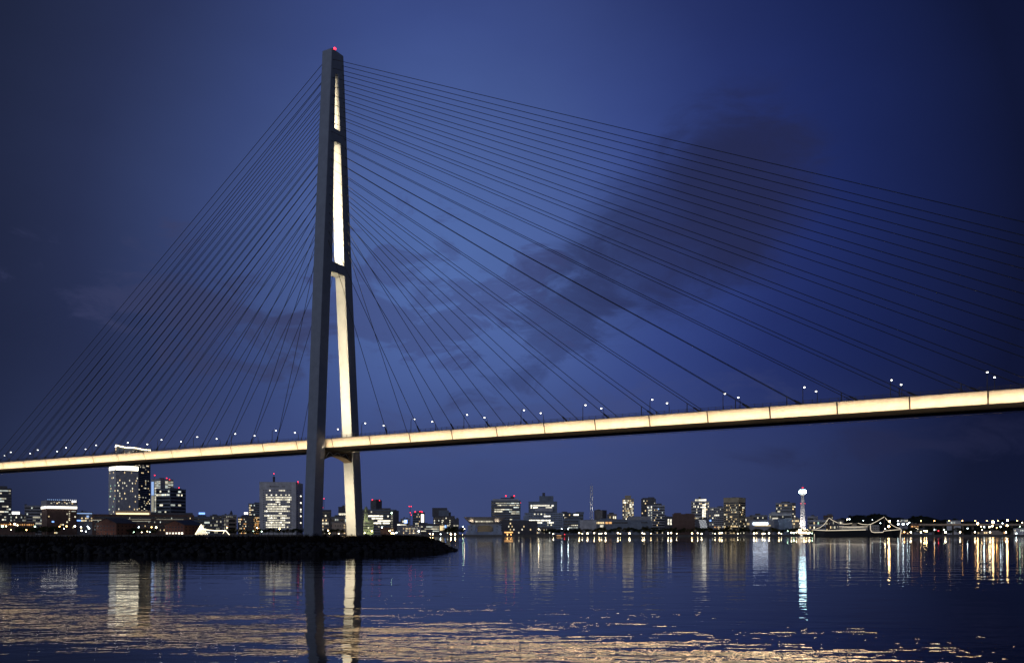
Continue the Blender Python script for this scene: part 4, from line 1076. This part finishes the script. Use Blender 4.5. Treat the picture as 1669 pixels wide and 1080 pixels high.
# hex lights facade
k = Bld('low hall with a slanting grid of white light dots', 1133, 1156, 846, 1345, 'dark', name='light_dot_hall', cat='hall', depth=18)
for i in range(8):
    for j in range(5):
        xpx = 1139.6+i*.42+j*2.3+(i % 2)*1.0; ypx = 847.6+i*1.8
        k.rect('light_dot', 'dotw', 'f', xpx-.42, xpx+.42, ypx-.4, ypx+.4)
k.done()
Bld('small house row with warm windows left of the blue-white sign', 1214, 1228, 842.5, 1600, 'stone', name='town_house', cat='house').lit(4, 5, .4, ['la', 'lw']).done()
k = Bld('low hall with a long glaring blue-white sign behind the trees', 1221, 1262, 848, 1390, 'grey', name='event_hall', cat='hall', depth=25)
for j in range(11): k.rect('sign_letter', 'signw', 'f', 1227.3+2.25*j, 1229.1+2.25*j, 851.2, 854.4, t1=.8)
k.rect('light_band', 'la', 'f', 1230, 1256, 855.4, 856.6); k.done()
Bld('dim grey office behind the blue-white sign hall', 1222, 1251, 839.5, 1750, 'grey').bands(4).lit(4, 10, .15, ['la', 'lw']).plant((.3, .6, .2, .8, 4)).done()
# terraced tower
k = Bld('terraced apartment tower with warm windows left of the lit lattice tower', 1264, 1297, 819.5, 1600, 'grey', xc=1291, name='apartment_tower', cat='apartment tower'); k.bands(10).lit(10, 11, .26, ['la', 'lw', 'lw']).lit(12, 2, .5, ['lw', 'la'], face='s', hi=823).plant((.3, .7, .2, .8, 3.5)); k.done()
k = Bld('lower white terrace wing stepping down from the apartment tower', 1253, 1290, 837, 1540, 'white', name='apartment_block', cat='apartment block'); k.bands(4).lit(4, 12, .10, 'ldim'); k.block(1257, 1266, 833.5, mat='pale'); k.rect('lit_window', 'lgl', 'f', 1259, 1268, 843, 846); k.done()
Bld('blank grey-blue block in front of the terrace wing', 1260, 1291, 846, 1430, 'blue', xc=1269, name='office_building').done()
Bld('small tan block with lit floors at the foot of the lattice tower', 1289, 1306, 845, 1480, 'stone', name='apartment_block', cat='apartment block').lit(5, 5, .5, ['la', 'ldim']).done()
# lit lattice tower (harbour tower)
Y = 1380.0
r_ = empty('lattice_tower', (PX(1308.3, Y), Y, GZ), 0, 'white floodlit lattice tower with a dazzling cyan-white observation pod', 'tower')
tzz = lambda y_: PZ(y_, Y)-GZ
rad = lambda z: 4.6-(4.6-1.9)*z/tzz(806)
mb = MB(); zp = tzz(806); nn = 15
for j in range(8):
    t = j*math.pi/4+.2
    MB().tube([(rad(zp*i/6)*math.cos(t), rad(zp*i/6)*math.sin(t), zp*i/6) for i in range(7)], .26, k=5).build('leg', 'whitepaint', r_)
for i in range(nn):
    z0_, z1_ = zp*i/nn, zp*(i+1)/nn
    for j in range(8):
        t0_, t1_ = j*math.pi/4+.2, (j+1)*math.pi/4+.2
        for ta, tb_ in ((t0_, t1_), (t1_, t0_)):
            mb.tube([(rad(z0_)*math.cos(ta), rad(z0_)*math.sin(ta), z0_), (rad(z1_)*math.cos(tb_), rad(z1_)*math.sin(tb_), z1_)], .15, k=3)
mb.build('bracing', 'whitepaint', r_)
pod = MB().lathe([(2.2, tzz(806.5)), (4.6, tzz(805.2)), (5.4, tzz(804.2)), (5.4, tzz(803.6)), (2.0, tzz(803.5))], k=16).build('observation_pod', 'whitepaint', r_)
MB().lathe([(5.1, tzz(803.4)), (5.8, tzz(802.2)), (5.8, tzz(799.6)), (4.8, tzz(798.2))], k=16).build('glazing', 'podlight', pod)
MB().lathe([(4.7, tzz(798.1)), (3.6, tzz(797)), (1.2, tzz(796.4)), (.8, tzz(795))], k=16).build('pod_roof', 'whitepaint', pod)
for px in (-.9, .9): ball('warning_light', 'red', r_, px, 0, tzz(794.2), .5)
for q in (-1, 1): ball('warning_light', 'red', r_, q*3.4, -1, tzz(820), .5)
MB().lathe([(.3, tzz(795)), (.12, tzz(790))], k=6).build('spike', 'whitepaint', r_)
MB().box(-8, 8, -5, 8, -.5, 9).build('entrance_hall', 'tan', r_)
for j in range(5): lbox('lit_window', 'la', r_, -7+3*j, -5+3*j, -5.3, -4.9, 4, 6)
for z_, en in ((10, 50000), (24, 45000), (38, 40000)):
    for dx_ in (-14, 14):
        ld = bpy.data.lights.new('tower_uplight', 'SPOT'); ld.energy = en; ld.color = (1, .92, .84); ld.spot_size = R(60); ld.shadow_soft_size = .4
        lo_ = bpy.data.objects.new('tower_uplight', ld); C.objects.link(lo_); lo_.parent = r_
        lo_.location = (dx_, -14, 1.5); lo_.rotation_euler = Vector((-dx_, 14, z_)).to_track_quat('-Z', 'Y').to_euler()
Bld('pale office blocks behind the stern of the moored liner', 1316, 1333, 841.5, 1800, 'pale', name='office_building', xc=1326).bands(5).lit(5, 5, .1, 'ldim').done()
Bld('low white office with window bands between the lattice tower and liner', 1318, 1346, 847.5, 1560, 'pale').bands(3).lit(3, 8, .22, ['lw', 'la', 'lg']).done()
Bld('brown slab rising behind the stern mast of the liner', 1342, 1358, 840, 1900, 'brown').bands(6).lit(6, 7, .2, ['la', 'ldim']).plant((.4, .9, .2, .8, 4)).done()
Bld('low block with a warm lit row behind the liner', 1352, 1376, 847, 1700, 'dark', name='apartment_block', cat='apartment block').lit(3, 10, .4, ['la', 'ldim', 'lw']).done()

# ------------------------------------------------------------------ moored liner
Y = 1212.0
r_ = empty('ocean_liner', (PX(1396, Y), Y, 0), R(-4), 'black moored ocean liner outlined with strings of white lights', 'ship')
sx_ = lambda p_: PX(p_, Y)-PX(1396, Y); sz = lambda y_: PZ(y_, Y)
top = [(1325, 862.6), (1345, 864), (1370, 864.2), (1407, 863.2), (1414, 863), (1416.5, 867), (1434, 867), (1435.5, 864.3), (1450, 863.3), (1466.5, 862.3)]
bot = [(1329, 874.3), (1340, 874.3), (1370, 874.3), (1407, 874.3), (1414, 874.3), (1416.5, 874.3), (1434, 874.3), (1435.5, 874.3), (1450, 874.3), (1463.5, 874.3)]
hwid = [3.5, 7.5, 9, 9.5, 9.5, 9.5, 9, 9, 6.5, .35]
hb = MB(); nn = len(top)
for i in range(nn):
    zt2, zb2 = sz(top[i][1]), -1.5
    w_ = hwid[i]
    hb.v += [(sx_(top[i][0]), -w_, zt2), (sx_(bot[i][0]), -w_*.8, zb2), (sx_(bot[i][0]), w_*.8, zb2), (sx_(top[i][0]), w_, zt2)]
for i in range(nn-1):
    for j in range(4):
        a = i*4+j; b_ = i*4+(j+1) % 4; hb.f.append((a, b_, b_+4, a+4))
hb.f += [(0, 1, 2, 3), tuple((nn-1)*4+j for j in (3, 2, 1, 0))]
hb.build('hull', 'hull', r_)
hull_w = lambda p_: 9.9
def lstr(pts, y_=-9.9, r=.24, m='string', nm='light_string'):
    r *= .75
    return MB().tube([(sx_(p_), y_ if not callable(y_) else y_(p_), sz(q_)) for p_, q_ in pts], r, k=5).build(nm, m, r_)
import bisect
def hull_y(p_):
    xs = [t_[0] for t_ in top]
    i = min(max(bisect.bisect(xs, p_)-1, 0), nn-2); f_ = (p_-xs[i])/(xs[i+1]-xs[i]); return -(hwid[i]+(hwid[i+1]-hwid[i])*min(1, max(0, f_)))-.25
lstr([(1325, 862.6), (1335, 863.4), (1345, 864), (1370, 863.7), (1407, 862.8)], hull_y, r=.42)
lstr([(1414.3, 855), (1414.3, 862), (1416, 866), (1420, 867.2), (1434, 866.8), (1435.3, 864.6)], -9.75, r=.40)
lstr([(1435.3, 864.6), (1450, 863.4), (1465.5, 862.2)], hull_y, r=.36)
lstr([(1466.6, 862.2), (1464.8, 874)], lambda p_: -.8, r=.42)
lstr([(1327.5, 869.5), (1327.6, 874)], lambda p_: -3.9, r=.32)
MB().box(sx_(1366), sx_(1411), -6.5, 6.5, sz(864)-.3, sz(858.7)).build('superstructure', 'deckwhite', r_)
MB().box(sx_(1371), sx_(1405), -5.5, 5.5, sz(858.7)+.01, sz(856.5)).build('bridge_deck', 'deckwhite', r_)
for j in range(14): lbox('lit_window', 'ldim', r_, sx_(1367.5+3*j), sx_(1369+3*j), -6.7, -6.4, sz(861.6), sz(860.4))
MB().box(sx_(1417.5), sx_(1430), -5.5, 5.5, sz(867), sz(855)).build('forward_house', 'deckwhite', r_)
for j in range(4):
    for q in range(2): lbox('window', 'glass', r_, sx_(1419+2.8*j), sx_(1420.3+2.8*j), -5.7, -5.4, sz(859.6+3*q), sz(858+3*q))
MB().tube([(sx_(1392.7), 0, sz(856.5)), (sx_(1392.5), 0, sz(852.2))], 3.4, k=14).build('funnel', 'tan', r_)
for px, yy in ((1352, 843.5), (1440, 842)):
    MB().tube([(sx_(px), 0, sz(866)), (sx_(px), 0, sz(yy))], .45, k=6, r2=.25).build('mast', 'brown', r_)
    MB().tube([(sx_(px)-3, 0, sz(860)), (sx_(px), 0, sz(852))], .2, k=4).build('derrick_boom', 'brown', r_)
lstr([(1332, 861), (1338, 859), (1344, 854.5), (1348, 849.5), (1352, 843.5)], lambda p_: 0, r=.34)
lstr([(1352.5, 843.5), (1358, 847.5), (1366.5, 851.5)], lambda p_: 0, r=.34)
lstr([(1370, 852.2), (1376, 853.4), (1382, 853.3), (1389, 852.2)], lambda p_: 0, r=.32)
lstr([(1398, 851.8), (1405, 853.8), (1414, 854.5), (1419, 853.6), (1428, 849), (1440, 841.8)], lambda p_: 0, r=.36)
lstr([(1441.5, 843.5), (1446, 849), (1452, 855), (1459, 859), (1465.5, 860.4)], lambda p_: 0, r=.34)
lstr([(1366, 857.6), (1380, 858.4), (1398, 858.3), (1411, 857.6)], lambda p_: -6.8, r=.34)
# small white boat by the stern
for px, lab in ((1306.5, 'small bright white boat afloat left of the liner'), (912, 'low orange-lit ferry boat moored near the grid office')):
    Yb = 1170 if px > 1000 else 1214
    b_ = empty('small_boat', (PX(px, Yb), Yb, 0), 0, lab, 'boat')
    ln = 4.2 if px > 1000 else 9
    hb = MB(); hb.v += [(-ln, -1.2, .9), (ln*.7, -1.3, 1.0), (ln, 0, 1.3), (ln*.7, 1.3, 1.0), (-ln, 1.2, .9), (-ln*.95, -.8, -.3), (ln*.6, -.8, -.3), (ln*.85, 0, -.3), (ln*.6, .8, -.3), (-ln*.95, .8, -.3)]
    hb.f += [(0, 1, 2, 3, 4), (9, 8, 7, 6, 5)]+[(i, i+5, (i+1) % 5+5, (i+1) % 5) for i in range(5)]
    hb.build('hull', 'whitepaint' if px > 1000 else 'brown', b_)
    MB().box(-ln*.5, ln*.3, -.8, .8, .95, 2.3).build('cabin', 'deckwhite', b_)
    lbox('cabin_light', 'lgl' if px > 1000 else 'lo', b_, -ln*.45, ln*.25, -.95, -.75, 1.3, 2.0)
    if px < 1000: ball('deck_light', 'red', b_, ln*.8, 0, 3.2, .6); lbox('light_post', 'iron', b_, ln*.8-.08, ln*.8+.08, -.08, .08, 1.1, 2.8)

# ------------------------------------------------------------------ right shore: hills, elevated road, sheds
def hill(pts, Y, dep, seed):
    rd = random.Random(seed); mb = MB()
    xs = []
    px = pts[0][0]
    while px <= pts[-1][0]:
        for i in range(len(pts)-1):
            if pts[i][0] <= px <= pts[i+1][0]:
                f_ = (px-pts[i][0])/(pts[i+1][0]-pts[i][0]); f_ = f_*f_*(3-2*f_); yy = pts[i][1]+(pts[i+1][1]-pts[i][1])*f_; break
        xs.append((PX(px, Y), PZ(yy, Y)+rd.uniform(-.8, .8))); px += 1.0
    rowsN = [(-dep, 0), (-dep*.6, .5), (-dep*.3, .82), (0, 1), (dep*.4, .8), (dep, .1)]
    for dy, k_ in rowsN:
        for x, z in xs: mb.v.append((x+rd.uniform(-1, 1), Y+dy+rd.uniform(-4, 4), GZ-.5+(z-GZ)*k_+rd.uniform(-.8, .8)*(k_ > 0)))
    m_ = len(xs)
    for i in range(len(rowsN)-1):
        for j in range(m_-1): mb.f.append((i*m_+j, i*m_+j+1, (i+1)*m_+j+1, (i+1)*m_+j))
    o = mb.build('hill', 'hill'); o['kind'] = 'structure'; return o
hill([(1340, 866), (1362, 850), (1372, 843), (1385, 847), (1394, 840.5), (1404, 839.5), (1412, 842), (1426, 837.5), (1436, 838), (1450, 844), (1464, 842.5), (1478, 845), (1500, 850), (1530, 866)], 2300, 220, 1)
hill([(1462, 868), (1480, 846), (1492, 841), (1508, 841), (1520, 845), (1528, 848), (1540, 846), (1552, 848), (1566, 851), (1580, 848.5), (1592, 852), (1640, 853), (1665, 848), (1700, 846), (1740, 866)], 2500, 220, 2)
Y = 1700.0
r_ = empty('elevated_road', (PX(1485, Y), Y, GZ), 0, 'long elevated road lit orange along the right shore', 'elevated road')
ez = lambda y_: PZ(y_, Y)-GZ; exx = lambda p_: PX(p_, Y)-PX(1485, Y)
MB().box(exx(1486), exx(1760), 0, 14, ez(856.5), ez(854.6)).build('deck', 'concrete', r_)
MB().box(exx(1486), exx(1760), -.3, .2, ez(855.4), ez(853)).build('parapet', 'stone', r_)
for j in range(16): lbox('pier', 'concrete', r_, exx(1492+16*j)-1.2, exx(1492+16*j)+1.2, 5, 9, -.5, ez(856.5)-.01)
k = Bld('low white building with two lit windows above the elevated road', 1543, 1566, 848.6, 1950, 'white', name='town_house', cat='house'); k.rect('lit_window', 'lc', 'f', 1550, 1552.2, 850, 852.6); k.rect('lit_window', 'lc', 'f', 1554.2, 1556.4, 850, 852.6); k.done()
Bld('flat dark port shed under the elevated road, orange lit', 1592, 1640, 864.5, 1400, 'stone', name='port_shed', cat='shed', depth=14).lit(1, 14, .35, ['lo', 'la']).done()
Bld('white-lit harbour shed at the right edge of the water', 1652, 1682, 861, 1270, 'pale', name='port_shed', cat='shed', depth=20).lit(2, 9, .45, ['lc', 'lw']).done()
Bld('low port warehouse with bright white doors right of the liner', 1486, 1521, 862, 1450, 'grey', name='port_shed', cat='shed', depth=20).lit(1, 10, .6, ['lw', 'lgl', 'la'], lo=867, hi=863).done()
Bld('rust-roofed shed at the left end of the elevated road', 1484, 1498, 853.5, 1650, 'brown', name='port_shed', cat='shed', depth=16).lit(1, 3, .9, 'lo', lo=859, hi=856).done()
Bld('cluster house block on the hillside right of the liner bow', 1466, 1480, 846.5, 2050, 'grey', name='town_house', cat='house', z0=GZ).lit(2, 6, .8, ['lw', 'lc'], lo=850, hi=846.6).done()
Bld('low quay shed between the liner bow and the port warehouse', 1468, 1486, 866, 1300, 'brown', name='port_shed', cat='shed', depth=10).lit(1, 7, .4, ['lo', 'la']).done()

# ------------------------------------------------------------------ lamps on the shores
_post = {}
def lamp(px, py, Y, mat, label, group, r=1.0, base=GZ):
    z = PZ(py, Y)-base
    r_ = empty('street_lamp', (PX(px, Y), Y, base), 0, label, 'street lamp', group)
    ball('globe', mat, r_, 0, 0, z, r)
    if z-r > .3: lbox('pole', 'iron', r_, -.12, .12, -.12, .12, 0, z-r*.9)
prom = [944, 949, 957.5, 968.5, 977, 980.5, 987, 1007, 1011, 1026, 1047, 1050, 1061, 1089, 1094, 1103, 1128, 1137, 1143.5, 1165.5, 1173, 1176.5, 1202.5, 1229, 1233, 1243, 1246.5, 1253.5, 1269.5, 1273.5]
for i, px in enumerate(prom):
    lamp(px, 868.0+((i*5) % 7)*.22, 1236+(i*7 % 5)*2, 'lampw' if i % 4 else 'lampy', 'warm globe lamp on the waterfront promenade, %s from the left' % nth(i), 'globe lamps along the promenade', r=(.95, .55, 1.1, .75, .9, .6, 1.0)[i % 7])
bright = [(1290, 867.5, 'lampw', 1.2), (1294, 868, 'lampg', 1.2), (1298, 867, 'lampw', 1.0), (1310.5, 867.5, 'lampw', 1.4), (1314, 867, 'lampy', 1.1), (1319, 867.8, 'lampw', 1.7), (1324, 868.4, 'lampg', 1.0), (1284, 864.8, 'lampg', .7)]
for i, (px, py, mt, rr_) in enumerate(bright):
    lamp(px, py, 1232, mt, 'glaring pier lamp by the stern of the liner, %s from the left' % nth(i), 'glaring lamps by the liner pier', r=rr_*.7)
leftl = [(4, 857, 'lampg', 1.6), (10, 857, 'lampw', 1.0), (24, 853.5, 'lampw', 1.7), (28.5, 855.5, 'lampw', 1.0), (17, 853.5, 'lampo', .7), (57, 857.5, 'lampg', 1.2), (18, 863, 'lampo', .9), (43, 863, 'lampo', 1.0), (97, 857.5, 'lampo', .9), (108.5, 857, 'lampo', 1.2), (122, 857, 'lampw', 1.5), (132, 858.5, 'lampw', 1.2), (143, 857.5, 'lampc', 1.1), (145, 860, 'lampc', 1.4), (133, 864.3, 'lampw', 1.3), (140, 865.5, 'lampc', .9), (104.5, 861, 'lampc', .6), (247, 858.5, 'lampo', 1.1), (254.5, 859, 'lampw', 1.5), (226, 858.5, 'lampc', 1.0), (218, 866.5, 'lampg', .6), (231, 866.8, 'lampw', .7), (240, 865.4, 'lampy', .8), (244, 866.5, 'lampc', .6),
         (370, 859, 'lampo', 1.1), (419, 859.5, 'lampO', .9), (426.5, 865.5, 'lampg', .9), (413, 865.2, 'lampg', .6), (455.5, 861.5, 'lampO', .8), (534.5, 864, 'lampO', .8), (552, 869.3, 'lampw', .8), (537, 868.5, 'lampy', .9)]
for i, (px, py, mt, rr_) in enumerate(sorted(leftl)):
    lamp(px, py, 1255, mt, 'lamp on the far shore behind the dark peninsula, %s from the left' % nth(i), 'shore lamps behind the peninsula', r=rr_*.8)
midl = [(594.5, 868, 'lampw', .8), (606, 865, 'lampO', .9), (622.5, 859, 'lampc', 1.1), (635, 864.5, 'lampO', 1.0), (638.5, 868, 'lampO', 1.0), (641.5, 868.6, 'lampw', 1.2), (646, 867.5, 'lampc', 1.1), (682.5, 865, 'lampc', 1.4), (701, 869.5, 'lampO', .9), (705.5, 869.8, 'lampO', .9), (718, 869.8, 'lampc', .8), (735, 870, 'lampO', 1.0), (741.8, 870.2, 'lampO', 1.0), (754.5, 857.5, 'lampg', 1.0), (757, 861.5, 'lampw', .6), (754, 871.2, 'lampy', .7), (762, 871.6, 'lampo', .6), (773, 871.6, 'lampo', .6), (827, 870.8, 'lampo', .7), (833, 871, 'lampo', .8), (852, 872, 'lampw', .8), (862, 872, 'lampw', .9), (878, 861.8, 'lampw', .9), (915.5, 861.5, 'lampc', .8), (926, 861.6, 'lampc', .8), (901.8, 869.5, 'lampw', .9), (720, 873.2, 'lampw', .7), (726, 873.4, 'lampw', .7)]
for i, (px, py, mt, rr_) in enumerate(sorted(midl)):
    lamp(px, py, 1238 if py > 866 else 1285, mt, 'shore lamp between the pylon and the promenade, %s from the left' % nth(i), 'shore lamps right of the pylon', r=rr_*.85)
rightl = [(1448.5, 857.3, 'lampO', 1.7), (1450, 848.8, 'lampO', 1.3), (1442.5, 861, 'lampw', 1.0), (1435, 852, 'lampc', .8), (1381, 846, 'lampw', 1.1), (1384.5, 845.5, 'lampc', 1.0), (1407, 847.7, 'lampc', .6), (1422, 846.5, 'lampc', .5), (1464, 853.5, 'lampc', 1.5), (1472, 853.7, 'lampc', 1.8), (1479, 853.5, 'lampc', 1.1), (1482, 851, 'lampc', .9), (1463.5, 848.5, 'lampc', .9), (1474, 866.5, 'lampo', .9), (1484.5, 866.8, 'lampw', 1.2), (1501, 866.9, 'lampw', 1.1), (1493, 861, 'lampw', 1.0), (1496, 862, 'lampw', 1.0), (1499, 862.5, 'lampw', 1.2), (1506.5, 864.5, 'lampO', .8), (1510, 865, 'lampO', 1.2), (1513.5, 863, 'lampc', .9), (1520, 863.8, 'lampw', .9), (1523, 863, 'lampc', .9), (1527.5, 862.6, 'lampc', .7), (1529.5, 864.4, 'red', 1.0), (1534, 863, 'lampO', .9), (1538.5, 862.4, 'lampg', .8), (1541, 866.6, 'lampw', 1.5), (1565, 866.7, 'lampw', 1.1), (1577, 860.6, 'lampc', .9), (1589, 866.6, 'lampw', 1.1), (1593.5, 852.8, 'lampO', 1.7), (1600.5, 863, 'lampO', .8), (1604, 858, 'lampc', 1.2), (1599, 857.5, 'lampw', .8), (1612, 858.4, 'lampw', .9), (1614, 858, 'lampw', .9), (1617.5, 856.6, 'lampw', 1.3), (1618.5, 850.2, 'lampO', 2.2), (1613.7, 866.8, 'lampw', 1.1), (1624.5, 859.5, 'lampo', .8), (1631, 857.8, 'lampc', 1.1), (1634, 852.2, 'lampc', .9), (1642, 847.7, 'lampO', 1.6), (1641.5, 856, 'lampO', 1.4), (1639.6, 866.8, 'lampw', 1.1), (1656.5, 862, 'lampc', 1.3), (1660, 861.5, 'lampc', .9), (1656.5, 868.8, 'lampc', 1.0), (1662.3, 857.4, 'lampg', .7), (1666, 851, 'lampw', .8)]
for i, (px, py, mt, rr_) in enumerate(sorted(rightl)):
    lamp(px, py, 1255 if py > 864 else 1600, mt, 'lamp on the right-hand shore beyond the liner, %s from the left' % nth(i), 'lamps on the right-hand shore', r=rr_*(.85 if py > 864 else 1.0))
for i, px in enumerate((1501, 1523, 1547, 1568.6, 1589.6, 1608.5, 1626.7, 1657.8)):
    lamp(px, 848.2, 1704, 'lampo', 'small orange lamp standing on the elevated road, %s from the left' % nth(i), 'orange lamps on the elevated road', r=.95, base=PZ(854.6, 1700))

# ------------------------------------------------------------------ trees
def tree_proto(seed, mat):
    rd = random.Random(seed); cr_ = MB(); H_ = 10.0
    lobes = [(rd.gauss(0, 1.6), rd.gauss(0, 1.6), rd.uniform(4.2, 8.4), rd.uniform(1.4, 2.5)) for _ in range(9)]
    for lx, ly, lz, lr in lobes:
        for _ in range(95):
            th, ph = rd.random()*6.283, math.acos(rd.uniform(-1, 1)); q = lr*(rd.random()**.4)*rd.uniform(.85, 1.12)
            c_ = Vector((lx+q*math.sin(ph)*math.cos(th), ly+q*math.sin(ph)*math.sin(th), lz+q*.85*math.cos(ph)))
            e1 = Vector((rd.gauss(0, 1), rd.gauss(0, 1), rd.gauss(0, 1))).normalized(); e2 = e1.cross(Vector((rd.gauss(0, 1), rd.gauss(0, 1), rd.gauss(0, 1)))).normalized()
            s_ = rd.uniform(.22, .5)
            cr_.quad(c_-e1*s_, c_-e2*s_*.7, c_+e1*s_, c_+e2*s_*.7)
    tr_ = MB().tube([(0, 0, 0), (.1, .05, 2.5), (.2, 0, 5.5)], .3, k=6, r2=.12)
    for lx, ly, lz, lr in lobes[:5]: tr_.tube([(.1, .05, 2.6), (lx*.6, ly*.6, lz-1)], .13, k=4, r2=.05)
    root = empty('tree', (0, 0, 0), 0)
    c_ = cr_.build('crown', mat, root); t_ = tr_.build('trunk', 'bark', root)
    return root, c_, t_
protos = [tree_proto(11+i, 'leaf' if i % 3 else 'leaf2') for i in range(4)]
used = [False]*4
def tree(px, Y, htop, label, group, i, wide=1.15, base=GZ):
    p = i % 4
    if not used[p]: root, c_, t_ = protos[p]; used[p] = True
    else:
        root = protos[p][0].copy(); C.objects.link(root)
        for ch in protos[p][1:]:
            d_ = ch.copy(); C.objects.link(d_); d_.parent = root
    s_ = (PZ(htop, Y)-base)/10.0
    root.location = (PX(px, Y), Y, base); root.rotation_euler = (0, 0, (i*2.1) % 6.28); root.scale = (s_*wide, s_*wide, s_)
    tag(root, label, 'tree', group)
rd = random.Random(5)
px = 948.0; i = 0
while px < 1332:
    if not 1299 < px < 1312:
        yt = 858.5+rd.uniform(-2.2, 2.6)+(1.5 if px > 1225 else 0)
        tree(px, 1246+rd.uniform(0, 26), yt, 'dark round tree along the promenade, %s from the left' % nth(i), 'dark trees along the promenade', i, wide=rd.uniform(1.1, 1.5)); i += 1
    px += rd.uniform(6.5, 11)
j = 0
for a, b_, st, yt0 in ((30, 96, 7, 856), (205, 262, 8, 859), (374, 428, 7, 861), (432, 500, 7, 860), (524, 562, 8, 861), (728, 756, 7, 858), (886, 944, 7, 861)):
    px = a
    while px < b_:
        tree(px, 1268+rd.uniform(0, 20), yt0+rd.uniform(-1.5, 2.5), 'dark tree on the far shore left of the promenade, %s from the left' % nth(j), 'dark trees on the far shore', j+1, wide=rd.uniform(1.2, 1.6)); j += 1; px += st*rd.uniform(.8, 1.25)
j = 0; px = 1478
while px < 1672:
    tree(px, 1330+rd.uniform(0, 120), 860+rd.uniform(-2, 3), 'dark tree on the right-hand shore below the elevated road, %s from the left' % nth(j), 'dark trees on the right-hand shore', j+2, wide=1.5); j += 1; px += rd.uniform(7, 12)
j = 0
for px, yt in ((1388, 838.5), (1397, 837.6), (1406, 838), (1416, 838), (1424, 835.8), (1431, 835.4), (1440, 837), (1490, 839.5), (1500, 838.8), (1511, 840), (1556, 843.5), (1630, 846.5), (1637, 845), (1650, 846)):
    Yh = 2290 if px < 1470 else 2490
    bz = PZ(yt+7.5, Yh)
    tree(px, Yh, yt, 'dark tree topping the wooded hill at right, %s from the left' % nth(j), 'trees on the hill ridge', j, wide=1.6, base=bz); j += 1

# ------------------------------------------------------------------ render settings
sc.render.engine = 'CYCLES'
cy = sc.cycles
cy.use_denoising = True
try: cy.denoiser = 'OPENIMAGEDENOISE'
except Exception: pass
cy.max_bounces = 6; cy.diffuse_bounces = 2; cy.glossy_bounces = 4; cy.transmission_bounces = 2
cy.sample_clamp_indirect = 6.0; cy.use_light_tree = True
cy.use_adaptive_sampling = True; cy.adaptive_threshold = 0.01
cy.caustics_reflective = False; cy.caustics_refractive = False
cy.blur_glossy = 0.0
vs = sc.view_settings
sc.display_settings.display_device = 'sRGB'
vs.view_transform = 'Standard'; vs.look = 'None'; vs.exposure = 0; vs.gamma = 1; vs.use_curve_mapping = False
